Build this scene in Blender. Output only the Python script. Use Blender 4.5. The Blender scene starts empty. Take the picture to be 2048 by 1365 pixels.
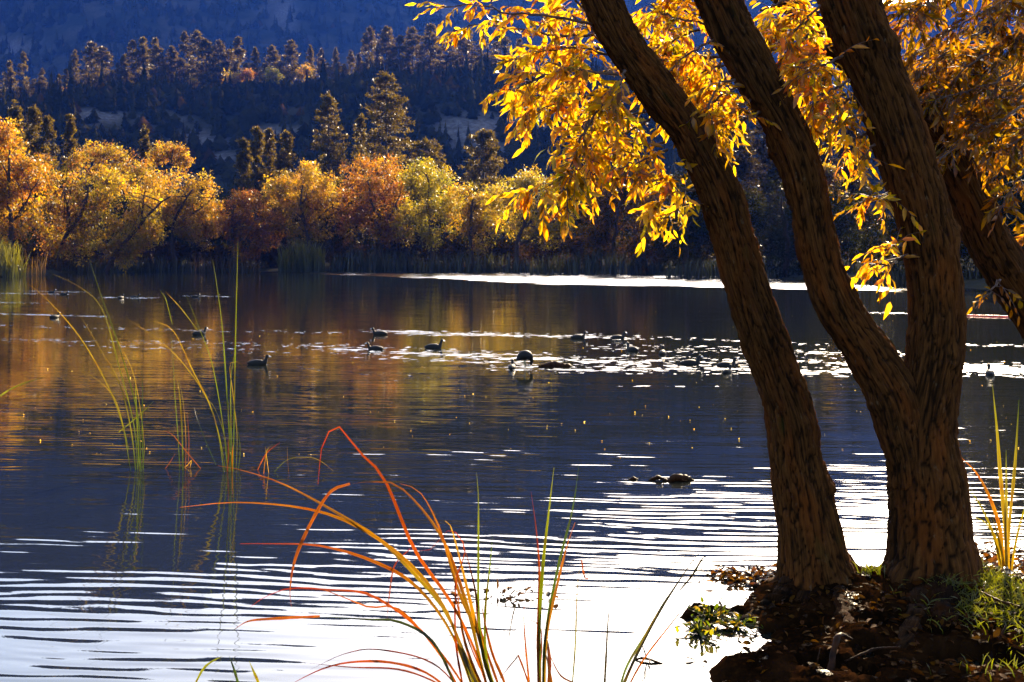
import bpy, math, random
import numpy as np
from mathutils import Vector, Matrix, noise as mnoise

SC = bpy.context.scene
COL = SC.collection
R = math.radians
rng = np.random.default_rng(7)
random.seed(7)

# ------------------------------------------------------------------ camera, sky, sun, exposure
F, CAM_H, CX, HZ = 2400.0, 2.09, 1024.0, 510.0      # focal length in photo pixels, eye height, horizon row
SUN_AZ, SUN_EL = 21.0, 23.5
cam = bpy.data.cameras.new('camera')
camo = bpy.data.objects.new('camera', cam)
COL.objects.link(camo)
camo.location = (0, 0, CAM_H)
camo.rotation_euler = (R(90), 0, 0)
cam.sensor_width = 36.0
cam.lens = F / 2048 * 36
cam.shift_y = -(682.5 - HZ) / 2048
cam.clip_start = 0.1
cam.clip_end = 6000
cam.dof.use_dof = True
cam.dof.focus_distance = 9.0
cam.dof.aperture_fstop = 7.0
SC.camera = camo

world = bpy.data.worlds.new('World')
SC.world = world
world.use_nodes = True
wn = world.node_tree.nodes
wn.clear()
wo = wn.new('ShaderNodeOutputWorld')
bg = wn.new('ShaderNodeBackground')
sky = wn.new('ShaderNodeTexSky')
sky.sky_type = 'NISHITA'
sky.sun_disc = False
sky.sun_elevation = R(SUN_EL)
sky.sun_rotation = R(SUN_AZ)
sky.altitude = 1200
sky.air_density = 1.0
sky.dust_density = 7.0
sky.ozone_density = 1.0
bg.inputs['Strength'].default_value = 0.12
world.node_tree.links.new(sky.outputs[0], bg.inputs[0])
world.node_tree.links.new(bg.outputs[0], wo.inputs[0])

sl = bpy.data.lights.new('sun', 'SUN')
sl.energy = 4.2
sl.angle = R(0.53)
sl.color = (1.0, 0.78, 0.48)
so = bpy.data.objects.new('sun', sl)
COL.objects.link(so)
sd = Vector((math.sin(R(SUN_AZ)) * math.cos(R(SUN_EL)), math.cos(R(SUN_AZ)) * math.cos(R(SUN_EL)), math.sin(R(SUN_EL))))
so.rotation_euler = sd.to_track_quat('Z', 'Y').to_euler()
so.location = sd * 60

SC.view_settings.view_transform = 'Standard'
SC.view_settings.look = 'None'
SC.view_settings.gamma = 1
SC.view_settings.use_curve_mapping = False
SC.view_settings.exposure = 2.6
SC.render.engine = 'CYCLES'
cy = SC.cycles
cy.max_bounces = 6
cy.diffuse_bounces = 2
cy.glossy_bounces = 3
cy.transmission_bounces = 3
cy.volume_bounces = 0
cy.transparent_max_bounces = 4
cy.caustics_reflective = False
cy.caustics_refractive = False
cy.sample_clamp_indirect = 4.0
cy.use_denoising = True

# ------------------------------------------------------------------ helpers
def at(px, py, Y):
    """world point seen at photo pixel (px, py) at distance Y"""
    return np.array([(px - CX) * Y / F, Y, CAM_H - (py - HZ) * Y / F])

def gp(px, py, z=0.0):
    """world point on the level z seen at photo pixel (px, py)"""
    Y = F * (CAM_H - z) / (py - HZ)
    return np.array([(px - CX) * Y / F, Y, z])

def tag(o, label=None, cat=None, group=None, kind=None):
    for k, v in (('label', label), ('category', cat), ('group', group), ('kind', kind)):
        if v: o[k] = v
    return o

def thing(name, loc, label, cat, group=None):
    o = bpy.data.objects.new(name, None)
    COL.objects.link(o)
    o.empty_display_size = 0.1
    o.location = [float(c) for c in loc]
    return tag(o, label, cat, group)

def mesh(name, V, Fs, mat, parent=None, col=None, smooth=False, origin=None, attrs=None):
    """one mesh object from a vertex array and a face array (or a list of face arrays)"""
    V = np.asarray(V, dtype=np.float64)
    if parent is not None and origin is None:
        p = parent; origin = np.zeros(3)
        while p is not None:
            origin = origin + np.array(p.location); p = p.parent
    if origin is not None: V = V - np.asarray(origin)
    if not isinstance(Fs, list): Fs = [np.asarray(Fs)]
    Fs = [np.asarray(f, dtype=np.int32) for f in Fs if len(f)]
    me = bpy.data.meshes.new(name)
    me.vertices.add(len(V))
    me.vertices.foreach_set('co', V.astype(np.float32).ravel())
    loops = np.concatenate([f.ravel() for f in Fs])
    sizes = np.concatenate([np.full(len(f), f.shape[1], dtype=np.int32) for f in Fs])
    starts = np.concatenate([[0], np.cumsum(sizes)[:-1]]).astype(np.int32)
    me.loops.add(len(loops))
    me.loops.foreach_set('vertex_index', loops)
    me.polygons.add(len(sizes))
    me.polygons.foreach_set('loop_start', starts)
    me.update(calc_edges=True)
    if smooth: me.polygons.foreach_set('use_smooth', np.ones(len(sizes), dtype=bool))
    if col is not None:
        a = me.attributes.new('col', 'FLOAT_COLOR', 'POINT')
        c = np.ones((len(V), 4), dtype=np.float32); c[:, :3] = col
        a.data.foreach_set('color', c.ravel())
    for k, v in (attrs or {}).items():
        v = np.asarray(v, dtype=np.float32)
        if v.ndim == 2:
            a = me.attributes.new(k, 'FLOAT_VECTOR', 'POINT'); a.data.foreach_set('vector', v.ravel())
        else:
            a = me.attributes.new(k, 'FLOAT', 'POINT'); a.data.foreach_set('value', v)
    if mat: me.materials.append(mat)
    o = bpy.data.objects.new(name, me)
    COL.objects.link(o)
    if parent is not None: o.parent = parent
    elif origin is not None: o.location = [float(c) for c in origin]
    return o

class MB:
    """collects pieces of one mesh"""
    def __init__(s): s.V = []; s.T = []; s.Q = []; s.C = []; s.n = 0
    def add(s, V, T=None, Q=None, C=None):
        V = np.asarray(V, float)
        if T is not None and len(T): s.T.append(np.asarray(T) + s.n)
        if Q is not None and len(Q): s.Q.append(np.asarray(Q) + s.n)
        s.V.append(V)
        if C is None: C = (1, 1, 1)
        s.C.append(np.broadcast_to(np.asarray(C, float), (len(V), 3)))
        s.n += len(V)
    def build(s, name, mat, parent=None, smooth=False, origin=None):
        fs = []
        if s.T: fs.append(np.concatenate(s.T))
        if s.Q: fs.append(np.concatenate(s.Q))
        return mesh(name, np.concatenate(s.V), fs, mat, parent, np.concatenate(s.C), smooth, origin)

def copy_tree(o, parent=None):
    c = o.copy(); COL.objects.link(c)
    if parent is not None: c.parent = parent
    for ch in list(o.children): copy_tree(ch, c)
    return c

def unit(v):
    v = np.asarray(v, float)
    return v / np.maximum(np.linalg.norm(v, axis=-1, keepdims=True), 1e-9)

def spline(P, n):
    """Catmull-Rom through the rows of P, n samples"""
    P = np.asarray(P, float)
    if len(P) == 2: return P[0] + (P[1] - P[0]) * np.linspace(0, 1, n)[:, None]
    E = np.vstack([2 * P[0] - P[1], P, 2 * P[-1] - P[-2]])
    seg = np.concatenate([[0], np.cumsum(np.linalg.norm(np.diff(P[:, :3], axis=0), axis=1))])
    t = np.linspace(0, seg[-1], n)
    i = np.clip(np.searchsorted(seg, t, 'right') - 1, 0, len(P) - 2)
    f = ((t - seg[i]) / np.maximum(seg[i + 1] - seg[i], 1e-9))[:, None]
    a, b, c, d = E[i], E[i + 1], E[i + 2], E[i + 3]
    return 0.5 * (2 * b + (c - a) * f + (2 * a - 5 * b + 4 * c - d) * f ** 2 + (3 * b - a - 3 * c + d) * f ** 3)

def frames(P):
    T = unit(np.gradient(P, axis=0))
    N = np.zeros_like(P); B = np.zeros_like(P)
    ref = np.array([0, 0, 1.0]) if abs(T[0][2]) < 0.9 else np.array([1.0, 0, 0])
    n = unit(np.cross(ref, T[0]))
    for i in range(len(P)):
        n = unit(n - T[i] * np.dot(n, T[i]))
        N[i] = n; B[i] = np.cross(T[i], n)
    return T, N, B

def tube(mb, P, rad, n=6, C=None, flat=1.0):
    P = np.asarray(P, float)
    rad = np.broadcast_to(np.asarray(rad, float), (len(P),))
    T, N, B = frames(P)
    a = np.linspace(0, 2 * math.pi, n, endpoint=False)
    V = P[:, None] + rad[:, None, None] * (np.cos(a)[None, :, None] * N[:, None] + flat * np.sin(a)[None, :, None] * B[:, None])
    m = len(P)
    i, j = np.meshgrid(np.arange(m - 1), np.arange(n), indexing='ij')
    j2 = (j + 1) % n
    Q = np.stack([i * n + j, i * n + j2, (i + 1) * n + j2, (i + 1) * n + j], -1).reshape(-1, 4)
    V = V.reshape(-1, 3)
    V = np.vstack([V, P[0], P[-1]])
    jj = np.arange(n)
    T1 = np.stack([np.full(n, m * n), (jj + 1) % n, jj], -1)
    T2 = np.stack([np.full(n, m * n + 1), (m - 1) * n + jj, (m - 1) * n + (jj + 1) % n], -1)
    if C is not None:
        C = np.asarray(C, float)
        if C.ndim == 2: C = np.vstack([np.repeat(C, n, 0), C[:1], C[-1:]])
    mb.add(V, np.vstack([T1, T2]), Q, C)

# value noise
def _hash(ix, iy, s):
    h = (ix.astype(np.int64) * 374761393 + iy.astype(np.int64) * 668265263 + s * 974711) & 0x7fffffff
    h = ((h ^ (h >> 13)) * 1274126177) & 0x7fffffff
    return ((h ^ (h >> 16)) & 0xffff) / 65535.0
def vnoise(x, y, s=0):
    x = np.asarray(x, float); y = np.asarray(y, float)
    ix = np.floor(x); iy = np.floor(y); fx = x - ix; fy = y - iy
    fx = fx * fx * (3 - 2 * fx); fy = fy * fy * (3 - 2 * fy)
    return (_hash(ix, iy, s) * (1 - fx) + _hash(ix + 1, iy, s) * fx) * (1 - fy) + (_hash(ix, iy + 1, s) * (1 - fx) + _hash(ix + 1, iy + 1, s) * fx) * fy
def fbm(x, y, s=0, o=4):
    t = 0; a = 0.5
    for k in range(o):
        t = t + a * vnoise(x * 2 ** k, y * 2 ** k, s + k); a *= 0.5
    return t / (1 - 0.5 ** o)
def sstep(a, b, x):
    t = np.clip((np.asarray(x, float) - a) / (b - a), 0, 1)
    return t * t * (3 - 2 * t)
def poly_dist(X, Y, poly):
    """signed distance, negative inside"""
    P = np.asarray(poly, float); Q = np.roll(P, -1, 0)
    d = np.full(X.shape, 1e9); ins = np.zeros(X.shape, bool)
    for (ax, ay), (bx, by) in zip(P, Q):
        ex, ey = bx - ax, by - ay
        t = np.clip(((X - ax) * ex + (Y - ay) * ey) / (ex * ex + ey * ey), 0, 1)
        d = np.minimum(d, np.hypot(X - ax - t * ex, Y - ay - t * ey))
        c = ((ay > Y) != (by > Y)) & (X < (bx - ax) * (Y - ay) / (by - ay + 1e-12) + ax)
        ins ^= c
    return np.where(ins, -d, d)

# ------------------------------------------------------------------ materials
class NT:
    def __init__(s, name):
        s.m = bpy.data.materials.new(name); s.m.use_nodes = True
        s.t = s.m.node_tree; s.t.nodes.clear()
        s.out = s.t.nodes.new('ShaderNodeOutputMaterial')
    def n(s, typ, **kw):
        nd = s.t.nodes.new(typ)
        for k, v in kw.items(): setattr(nd, k, v)
        return nd
    def set(s, sock, v):
        if hasattr(v, 'is_output') or isinstance(v, bpy.types.NodeSocket): s.t.links.new(v, sock)
        else: sock.default_value = v
    def math(s, op, a, b=0.0, c=None, clamp=False):
        nd = s.n('ShaderNodeMath', operation=op, use_clamp=clamp)
        s.set(nd.inputs[0], a); s.set(nd.inputs[1], b)
        if c is not None: s.set(nd.inputs[2], c)
        return nd.outputs[0]
    def vmath(s, op, a, b=(0, 0, 0)):
        nd = s.n('ShaderNodeVectorMath', operation=op)
        s.set(nd.inputs[0], a); s.set(nd.inputs[1], b)
        return nd.outputs[0]
    def mapr(s, v, a, b, c=0.0, d=1.0, smooth=True):
        nd = s.n('ShaderNodeMapRange', interpolation_type='SMOOTHSTEP' if smooth else 'LINEAR')
        for i, x in enumerate((v, a, b, c, d)): s.set(nd.inputs[i], x)
        return nd.outputs[0]
    def noise(s, vec, scale, detail=2.0, rough=0.5, color=False):
        nd = s.n('ShaderNodeTexNoise')
        s.set(nd.inputs['Vector'], vec); nd.inputs['Scale'].default_value = scale
        nd.inputs['Detail'].default_value = detail; nd.inputs['Roughness'].default_value = rough
        return nd.outputs['Color' if color else 'Fac']
    def mix(s, f, a, b):
        nd = s.n('ShaderNodeMix', data_type='RGBA')
        s.set(nd.inputs[0], f); s.set(nd.inputs[6], a); s.set(nd.inputs[7], b)
        return nd.outputs[2]
    def attr(s, name):
        nd = s.n('ShaderNodeAttribute', attribute_name=name)
        return nd
    def pos(s): return s.n('ShaderNodeNewGeometry').outputs['Position']
    def objc(s): return s.n('ShaderNodeTexCoord').outputs['Object']
    def bump(s, h, strength, dist):
        nd = s.n('ShaderNodeBump'); nd.inputs['Strength'].default_value = strength
        nd.inputs['Distance'].default_value = dist; s.set(nd.inputs['Height'], h)
        return nd.outputs[0]
    def prin(s, base, rough=0.6, spec=0.5, normal=None, ior=None):
        p = s.n('ShaderNodeBsdfPrincipled')
        s.set(p.inputs['Base Color'], base); s.set(p.inputs['Roughness'], rough)
        s.set(p.inputs['Specular IOR Level'], spec)
        if ior: p.inputs['IOR'].default_value = ior
        if normal is not None: s.set(p.inputs['Normal'], normal)
        return p.outputs[0]
    def done(s, sh): s.t.links.new(sh, s.out.inputs[0]); return s.m

def c4(r, g, b): return (r, g, b, 1)

def leaf_material(name, trans=0.55, rough=0.35, spec=0.5, tsat=1.0, dif=0.4):
    m = NT(name)
    col = m.attr('col').outputs['Color']
    n = m.noise(m.pos(), 60.0 if rough < 0.4 else 4.0, 2)
    col = m.mix(m.mapr(n, 0.3, 0.7, 0.0, 0.35), col, m.vmath('MULTIPLY', col, (0.6, 0.5, 0.4)))
    p = m.prin(m.vmath('MULTIPLY', col, (dif, dif * 0.85, dif * 0.5)), rough, spec)
    t = m.n('ShaderNodeBsdfTranslucent')
    m.set(t.inputs[0], m.vmath('MULTIPLY', col, (1.2 * tsat, 1.12 * tsat, 0.3 * tsat)))
    mx = m.n('ShaderNodeMixShader'); mx.inputs[0].default_value = trans
    m.t.links.new(p, mx.inputs[1]); m.t.links.new(t.outputs[0], mx.inputs[2])
    return m.done(mx.outputs[0])

M_LEAF = leaf_material('willow_leaf', 0.68, 0.25, 0.4, tsat=1.2)
M_FAR = leaf_material('far_foliage', 0.52, 0.4, 0.18, tsat=0.85, dif=0.08)
M_DARKFAR = leaf_material('dark_far_leaf', 0.3, 0.8, 0.02, dif=0.7)  # for dark palettes, including trees with shade put into their colour
M_NEEDLE = leaf_material('pine_needles', 0.5, 0.45, 0.15, tsat=1.75, dif=0.5)
M_LITTER = leaf_material('dead_leaf', 0.25, 0.8, 0.03, dif=0.7)
M_FOREST = leaf_material('hill_foliage', 0.25, 0.9, 0.0, dif=0.8)
M_BLADE = leaf_material('reed_blade', 0.5, 0.4, 0.25, tsat=0.85, dif=0.4)
M_GRASS = leaf_material('grass_blade', 0.5, 0.4, 0.4)

def bark_material(name='willow_bark', k=1.0):
    m = NT(name)
    v = m.attr('bark').outputs['Vector']
    dep = m.attr('depth').outputs['Fac']
    fib = m.noise(m.vmath('MULTIPLY', v, (62, 62, 4.5)), 1.0, 5, 0.65)
    blot = m.noise(m.vmath('MULTIPLY', v, (4, 4, 1.6)), 1.0, 3)
    c = m.mix(m.mapr(fib, 0.3, 0.72), c4(0.015, 0.0055, 0.0015), c4(0.088, 0.031, 0.0075))
    c = m.mix(m.mapr(blot, 0.45, 0.75, 0, 0.6), c, c4(0.12, 0.028, 0.004))
    c = m.mix(m.mapr(dep, 0.0, 0.6), c4(0.009, 0.0036, 0.0013), c)
    big = m.noise(m.vmath('MULTIPLY', v, (3.2, 3.2, 0.7)), 1.0, 4, 0.6)
    c = m.mix(m.mapr(big, 0.35, 0.7, 0, 0.75), c, m.vmath('MULTIPLY', c, (0.45, 0.5, 0.6)))
    lich = m.noise(m.vmath('MULTIPLY', v, (22, 22, 14)), 1.0, 4, 0.7)
    c = m.mix(m.mapr(lich, 0.62, 0.72, 0, 0.45), c, c4(0.085, 0.06, 0.035))
    moss = m.noise(m.vmath('MULTIPLY', v, (6, 6, 3)), 1.0, 3)
    c = m.mix(m.mapr(moss, 0.62, 0.8, 0, 0.35), c, c4(0.02, 0.024, 0.005))
    h = m.math('ADD', m.math('MULTIPLY', fib, 0.7), m.math('MULTIPLY', m.noise(m.vmath('MULTIPLY', v, (110, 110, 22)), 1.0, 3), 0.3))
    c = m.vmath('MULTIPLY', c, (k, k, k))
    return m.done(m.prin(c, 0.95, 0.04, m.bump(h, 1.0, 0.022)))
M_BARK = bark_material()
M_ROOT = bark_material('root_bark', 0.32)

def simple(name, a, b, scale, rough=0.7, spec=0.3, bump=0.0, detail=4, stretch=(1, 1, 1)):
    m = NT(name)
    n = m.noise(m.vmath('MULTIPLY', m.objc(), stretch), scale, detail, 0.6)
    c = m.mix(m.mapr(n, 0.3, 0.7), c4(*a), c4(*b))
    return m.done(m.prin(c, rough, spec, m.bump(n, 0.8, bump) if bump else None))
M_WOOD = simple('dark_limb_bark', (0.01, 0.005, 0.003), (0.035, 0.016, 0.008), 6, 0.85, 0.2, 0.02)
M_TWIG = simple('twig_bark', (0.02, 0.007, 0.003), (0.06, 0.02, 0.009), 40, 0.6, 0.4)
M_DEADWOOD = simple('wet_dead_wood', (0.004, 0.0014, 0.0006), (0.030, 0.009, 0.0022), 14, 0.55, 0.06, 0.01, 5, (1, 1, 1))
M_COOT = simple('coot_plumage', (0.003, 0.003, 0.0032), (0.009, 0.008, 0.008), 40, 0.6, 0.12, 0.004)
M_BEAK = simple('coot_bill', (0.7, 0.66, 0.6), (0.85, 0.8, 0.75), 30, 0.4, 0.4)
M_LEG = simple('coot_leg', (0.10, 0.10, 0.05), (0.2, 0.18, 0.08), 60, 0.5, 0.4)
M_FLOAT = simple('red_float', (0.5, 0.03, 0.02), (0.65, 0.05, 0.03), 20, 0.35, 0.5)
M_ROPE = simple('rope', (0.12, 0.03, 0.02), (0.2, 0.06, 0.04), 40, 0.8, 0.2)

# ------------------------------------------------------------------ lake and land
def shore(px, py): p = gp(px, py); return (p[0], p[1])
LAKE = [shore(-260, 566), shore(-60, 560), shore(0, 556), shore(60, 550), shore(150, 545.5), shore(330, 543.5), shore(500, 543), shore(800, 543.5),
        shore(1000, 545), shore(1140, 547.5), shore(1280, 550), shore(1400, 553), shore(1600, 560), shore(1820, 570), shore(1950, 578), shore(2060, 585),
        (32, 55), (36, 35), (36, 5), (30, -15), (-75, -15), (-80, 40), (-66, 80)]

RIDGE_PX = [-900, -300, 0, 150, 300, 450, 600, 750, 900, 1050, 1300, 1600, 1900, 2600]
RIDGE_PY = [300, 262, 232, 205, 190, 188, 182, 172, 166, 168, 185, 215, 240, 280]
MT_PX = [-1200, -400, 0, 400, 800, 1100, 1400, 1650, 1800, 2000, 2300, 2800]
MT_EL = [17.2, 17.0, 16.6, 16.2, 15.6, 14.6, 13.4, 12.6, 12.1, 13.2, 15.0, 16]

def land_height(X, Y):
    X = np.asarray(X, float); Y = np.asarray(Y, float)
    d = poly_dist(X, Y, LAKE)
    px = CX + F * X / np.maximum(Y, 20)
    z = np.where(d < 0, np.maximum(-1.6, d * 0.25), 0.28 * sstep(0, 1.2, d) + 0.02 * np.clip(d, 0, 160) + 0.3 * vnoise(X / 5, Y / 5, 3) * sstep(0, 6, d))
    yc = 430 + 26 * (vnoise(px / 260, px * 0, 11) - 0.5)
    rz = CAM_H + (HZ - np.interp(px, RIDGE_PX, RIDGE_PY)) / F * yc - 3.4
    face = sstep(250, 430, Y) * (1 - 0.35 * sstep(440, 640, Y))
    gully = (fbm(X / 45, Y / 90, 21) - 0.5) * 14 * sstep(255, 330, Y) * (1 - sstep(385, 430, Y) * 0.75)
    z = z + np.where(Y > 250, rz * face * np.where(Y > 430, 1, 1) + gully, 0)
    mz = 1450 * np.tan(np.radians(np.interp(px, MT_PX, MT_EL)))
    spur = np.abs(fbm(X / 240 + 0.35 * Y / 240, Y / 600, 5, 4) - 0.5) * 2
    m = sstep(760, 1500, Y) ** 0.85
    z = z + (mz - 45) * m + (spur - 0.35) * 95 * sstep(700, 900, Y) * (1 - sstep(1320, 1450, Y) * 0.8) + (fbm(X / 60, Y / 60, 9) - 0.5) * 16 * sstep(700, 800, Y)
    return z

us = np.concatenate([np.linspace(-1.3, -0.52, 40), np.arange(-0.51, 0.53, 0.0042), np.linspace(0.54, 1.5, 50)])
ys = [34.0]
while ys[-1] < 1700: ys.append(ys[-1] * (1.014 if ys[-1] < 700 else 1.010))
ys = np.array(ys)
U, YY = np.meshgrid(us, ys)
XX = U * YY
ZZ = land_height(XX, YY)
def bare_mask(X, Y):
    px = CX + F * X / Y
    z = land_height(X, Y)
    py = HZ - (z - CAM_H) * F / Y
    b = np.zeros_like(X)
    for cx, cy, rx, ry in ((960, 262, 95, 42), (1075, 245, 70, 36), (1010, 300, 40, 28), (390, 285, 75, 26), (320, 240, 60, 18), (200, 232, 60, 14), (440, 320, 45, 20), (560, 265, 60, 12)):
        b = np.maximum(b, np.exp(-(((px - cx) / rx) ** 2 + ((py - cy) / ry) ** 2) * 1.2) * (Y < 470) * (Y > 255))
    for cx, cy, rx, ry in ((560, 25, 40, 40), (30, 95, 70, 20), (900, 20, 60, 16), (1690, 150, 60, 30)):
        b = np.maximum(b, np.exp(-(((px - cx) / rx) ** 2 + ((py - cy) / ry) ** 2) * 1.2) * (Y > 700) * 0.8)
    n = fbm(X / 16, Y / 40, 31)
    return np.clip(b * 1.5 - 0.25 - (n - 0.5) * 1.6, 0, 1) * sstep(0.05, 0.3, b)
BB = bare_mask(XX, YY)
def hill_material():
    m = NT('hillside_ground')
    p = m.pos()
    n1 = m.noise(p, 0.05, 6, 0.6)
    n2 = m.noise(p, 0.6, 4, 0.6)
    c = m.mix(m.mapr(n1, 0.35, 0.65), c4(0.010, 0.012, 0.007), c4(0.03, 0.026, 0.017))
    c = m.mix(m.mapr(n2, 0.4, 0.7, 0, 0.6), c, c4(0.015, 0.014, 0.009))
    rock = m.mix(m.mapr(n2, 0.35, 0.65), c4(0.042, 0.037, 0.037), c4(0.082, 0.074, 0.074))
    c = m.mix(m.attr('bare').outputs['Fac'], c, rock)
    return m.done(m.prin(c, 1.0, 0.0, m.bump(n2, 0.6, 1.2)))
M_HILL = hill_material()
nr, nc = XX.shape
i, j = np.meshgrid(np.arange(nr - 1), np.arange(nc - 1), indexing='ij')
Q = np.stack([i * nc + j, i * nc + j + 1, (i + 1) * nc + j + 1, (i + 1) * nc + j], -1).reshape(-1, 4)
tag(mesh('hills', np.stack([XX, YY, ZZ], -1).reshape(-1, 3), Q, M_HILL, smooth=True, attrs={'bare': BB.ravel()}), kind='structure')

# ---- water: a grid whose vertices know how ruffled the surface is there
wx = np.concatenate([np.linspace(-85, -32, 30), np.arange(-31.5, 31.5, 0.35), np.linspace(32, 60, 20)])
wy = np.concatenate([np.linspace(-14, 3, 8), np.arange(3.5, 18, 0.5), np.arange(18, 46, 0.16), np.arange(46, 175, 0.7)])
WX, WY = np.meshgrid(wx, wy)
wpx = CX + F * WX / np.maximum(WY, 1); wpy = HZ + F * CAM_H / np.maximum(WY, 1)
# breeze patch under the far shore, its near edge running obliquely
edge = np.interp(WX, [-60, -40, -30, -20, -10.4, 4, 12, 22, 30], [175, 160, 141, 127, 111, 83, 77.5, 66.5, 62])
edge = edge + (fbm(WX / 5, WX * 0 + 2.2, 41) - 0.5) * 6 + (vnoise(WX * 0.7, WY * 0.5, 44) - 0.5) * 5
far = sstep(-0.5, 2.5, WY - edge) * sstep(-33, -22, WX)
far *= 1 - 0.75 * sstep(22.5, 26, WX)
far *= np.where(WX < -8, 0.55 + 0.45 * sstep(0.25, 0.6, fbm(WX / 8, WY / 3, 43)), 1)
# bands stirred by the swimming birds: (row at x=0, row at x=2048, half thickness px, start px, end px, strength)
stir = np.zeros_like(WX)
def band(x0, y0, x1, y1, th, s, soft=60):
    global stir
    t = np.clip((wpx - x0) / (x1 - x0), 0, 1)
    yc = y0 + (y1 - y0) * t
    g = np.exp(-((wpy - yc) / th) ** 2) * sstep(x0 - soft, x0 + soft, wpx) * (1 - sstep(x1 - soft, x1 + soft, wpx))
    stir = np.maximum(stir, g * s)
band(-200, 648, 700, 667, 3.0, 0.55); band(-200, 676, 800, 694, 6, 0.5); band(100, 690, 620, 705, 6, 0.42)
band(720, 662, 1300, 677, 4.5, 0.95); band(760, 668, 1000, 672, 2.5, 1.0); band(1150, 668, 1700, 692, 4, 0.45)
band(560, 690, 1150, 716, 8, 0.72); band(640, 698, 1500, 738, 8, 0.95); band(700, 712, 1100, 730, 7, 0.7); band(980, 735, 2100, 748, 9, 0.95)
band(1180, 694, 1900, 712, 9, 0.6); band(1050, 716, 2100, 735, 10, 0.7); band(420, 720, 900, 760, 12, 0.3); band(800, 768, 1500, 775, 7, 0.27)
band(300, 668, 2300, 694, 10, 0.15); band(150, 700, 2300, 735, 20, 0.2); band(500, 760, 2200, 775, 12, 0.16)
band(1880, 735, 2300, 748, 12, 1.2); band(1880, 690, 2300, 694, 3, 0.8); band(1900, 828, 2300, 834, 3.5, 0.6)
band(-200, 623, 230, 634, 1.6, 1.0, 14); band(-200, 603, 100, 607, 1.3, 1.0, 12); band(40, 582, 175, 585, 0.9, 1.0, 10); band(-100, 586, 150, 589, 0.9, 1.0, 10)
band(200, 595, 315, 597, 1.5, 1.1, 8); band(360, 592, 470, 594, 1.0, 1.0, 8); band(1735, 626, 1816, 627, 1.3, 1.1, 8)
def water_material():
    m = NT('lake_water')
    p = m.pos()
    def slope(scale_xy, amp_xy, detail=1.5, off=0.0):
        v = m.vmath('ADD', m.vmath('MULTIPLY', p, (scale_xy[0], scale_xy[1], 0)), (off, off * 1.7, 0))
        rot = m.n('ShaderNodeMapping'); rot.inputs['Rotation'].default_value = (0, 0, R(0))
        m.set(rot.inputs[0], v)
        c = m.noise(rot.outputs[0], 1.0, detail, 0.5, color=True)
        return m.vmath('MULTIPLY', m.vmath('SUBTRACT', c, (0.5, 0.5, 0.5)), (amp_xy[0], amp_xy[1], 0))
    # tilt the ripple crests a touch, as the breeze does
    rp = m.n('ShaderNodeMapping'); rp.inputs['Rotation'].default_value = (0, 0, R(4))
    m.set(rp.inputs[0], p); p0 = p; p = rp.outputs[0]
    near = slope((0.75, 11.0), (0.02, 0.125), 1.0)
    swell = slope((0.3, 1.6), (0.005, 0.012), 1.0, 7.3)
    fine = slope((5, 22), (0.014, 0.022), 1.0, 3.1)
    ph = m.n('ShaderNodeSeparateXYZ'); m.set(ph.inputs[0], p)
    wob = m.noise(m.vmath('MULTIPLY', p, (0.45, 0.9, 0)), 1.0, 1.5)
    env = m.mapr(m.noise(m.vmath('MULTIPLY', p, (0.5, 1.8, 0)), 1.0, 1), 0.35, 0.65, 0.0, 1.05)
    tr = m.math('SINE', m.math('ADD', m.math('MULTIPLY', ph.outputs[1], 42.0), m.math('MULTIPLY', wob, 20.0)))
    train = m.n('ShaderNodeCombineXYZ'); m.set(train.inputs[1], m.math('MULTIPLY', m.math('MULTIPLY', tr, env), 0.026))
    tr2 = m.math('SINE', m.math('ADD', m.math('ADD', m.math('MULTIPLY', ph.outputs[1], 61.0), m.math('MULTIPLY', ph.outputs[0], 9.0)), m.math('MULTIPLY', wob, 31.0)))
    t2c = m.n('ShaderNodeCombineXYZ'); m.set(t2c.inputs[1], m.math('MULTIPLY', tr2, 0.009)); m.set(t2c.inputs[0], m.math('MULTIPLY', tr2, 0.003))
    near = m.vmath('ADD', m.vmath('ADD', m.vmath('MULTIPLY', near, (0.8, 0.8, 0)), train.outputs[0]), t2c.outputs[0])
    amp = m.mapr(m.noise(m.vmath('MULTIPLY', p0, (0.12, 0.3, 0)), 1.0, 2), 0.35, 0.65, 0.65, 1.2)
    y = m.n('ShaderNodeSeparateXYZ'); m.set(y.inputs[0], p0)
    calm = m.math('MULTIPLY', amp, m.mapr(y.outputs[1], 9.0, 30.0, 1.0, 0.42))
    sc = m.n('ShaderNodeVectorMath', operation='SCALE'); m.set(sc.inputs[0], near); m.set(sc.inputs[3], calm)
    s = m.vmath('ADD', m.vmath('ADD', sc.outputs[0], swell), fine)
    # stirred bands: broken facets tilted up to the sky
    stir_a = m.attr('stir').outputs['Fac']
    d = m.noise(m.vmath('MULTIPLY', p0, (2.4, 5.2, 0)), 1.0, 3.0, 0.55)
    d2 = m.noise(m.vmath('MULTIPLY', p0, (0.5, 1.6, 0)), 1.0, 2, 0.55)
    lvl = m.math('ADD', m.math('MULTIPLY', d, 0.7), m.math('MULTIPLY', d2, 0.3))
    th = m.math('SUBTRACT', 0.715, m.math('MULTIPLY', stir_a, 0.218))
    on = m.mapr(m.math('SUBTRACT', lvl, th), 0.0, 0.03)
    on = m.math('MULTIPLY', on, m.mapr(stir_a, 0.02, 0.12))
    gl = m.noise(m.vmath('MULTIPLY', p0, (3.6, 6.0, 0)), 1.0, 1.0)
    on = m.math('MAXIMUM', on, m.math('MULTIPLY', m.mapr(gl, 0.65, 0.675), m.mapr(stir_a, 0.08, 0.5)))
    far_a = m.attr('breeze').outputs['Fac']
    fn = m.noise(m.vmath('MULTIPLY', p0, (0.8, 1.6, 0)), 1.0, 2)
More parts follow.
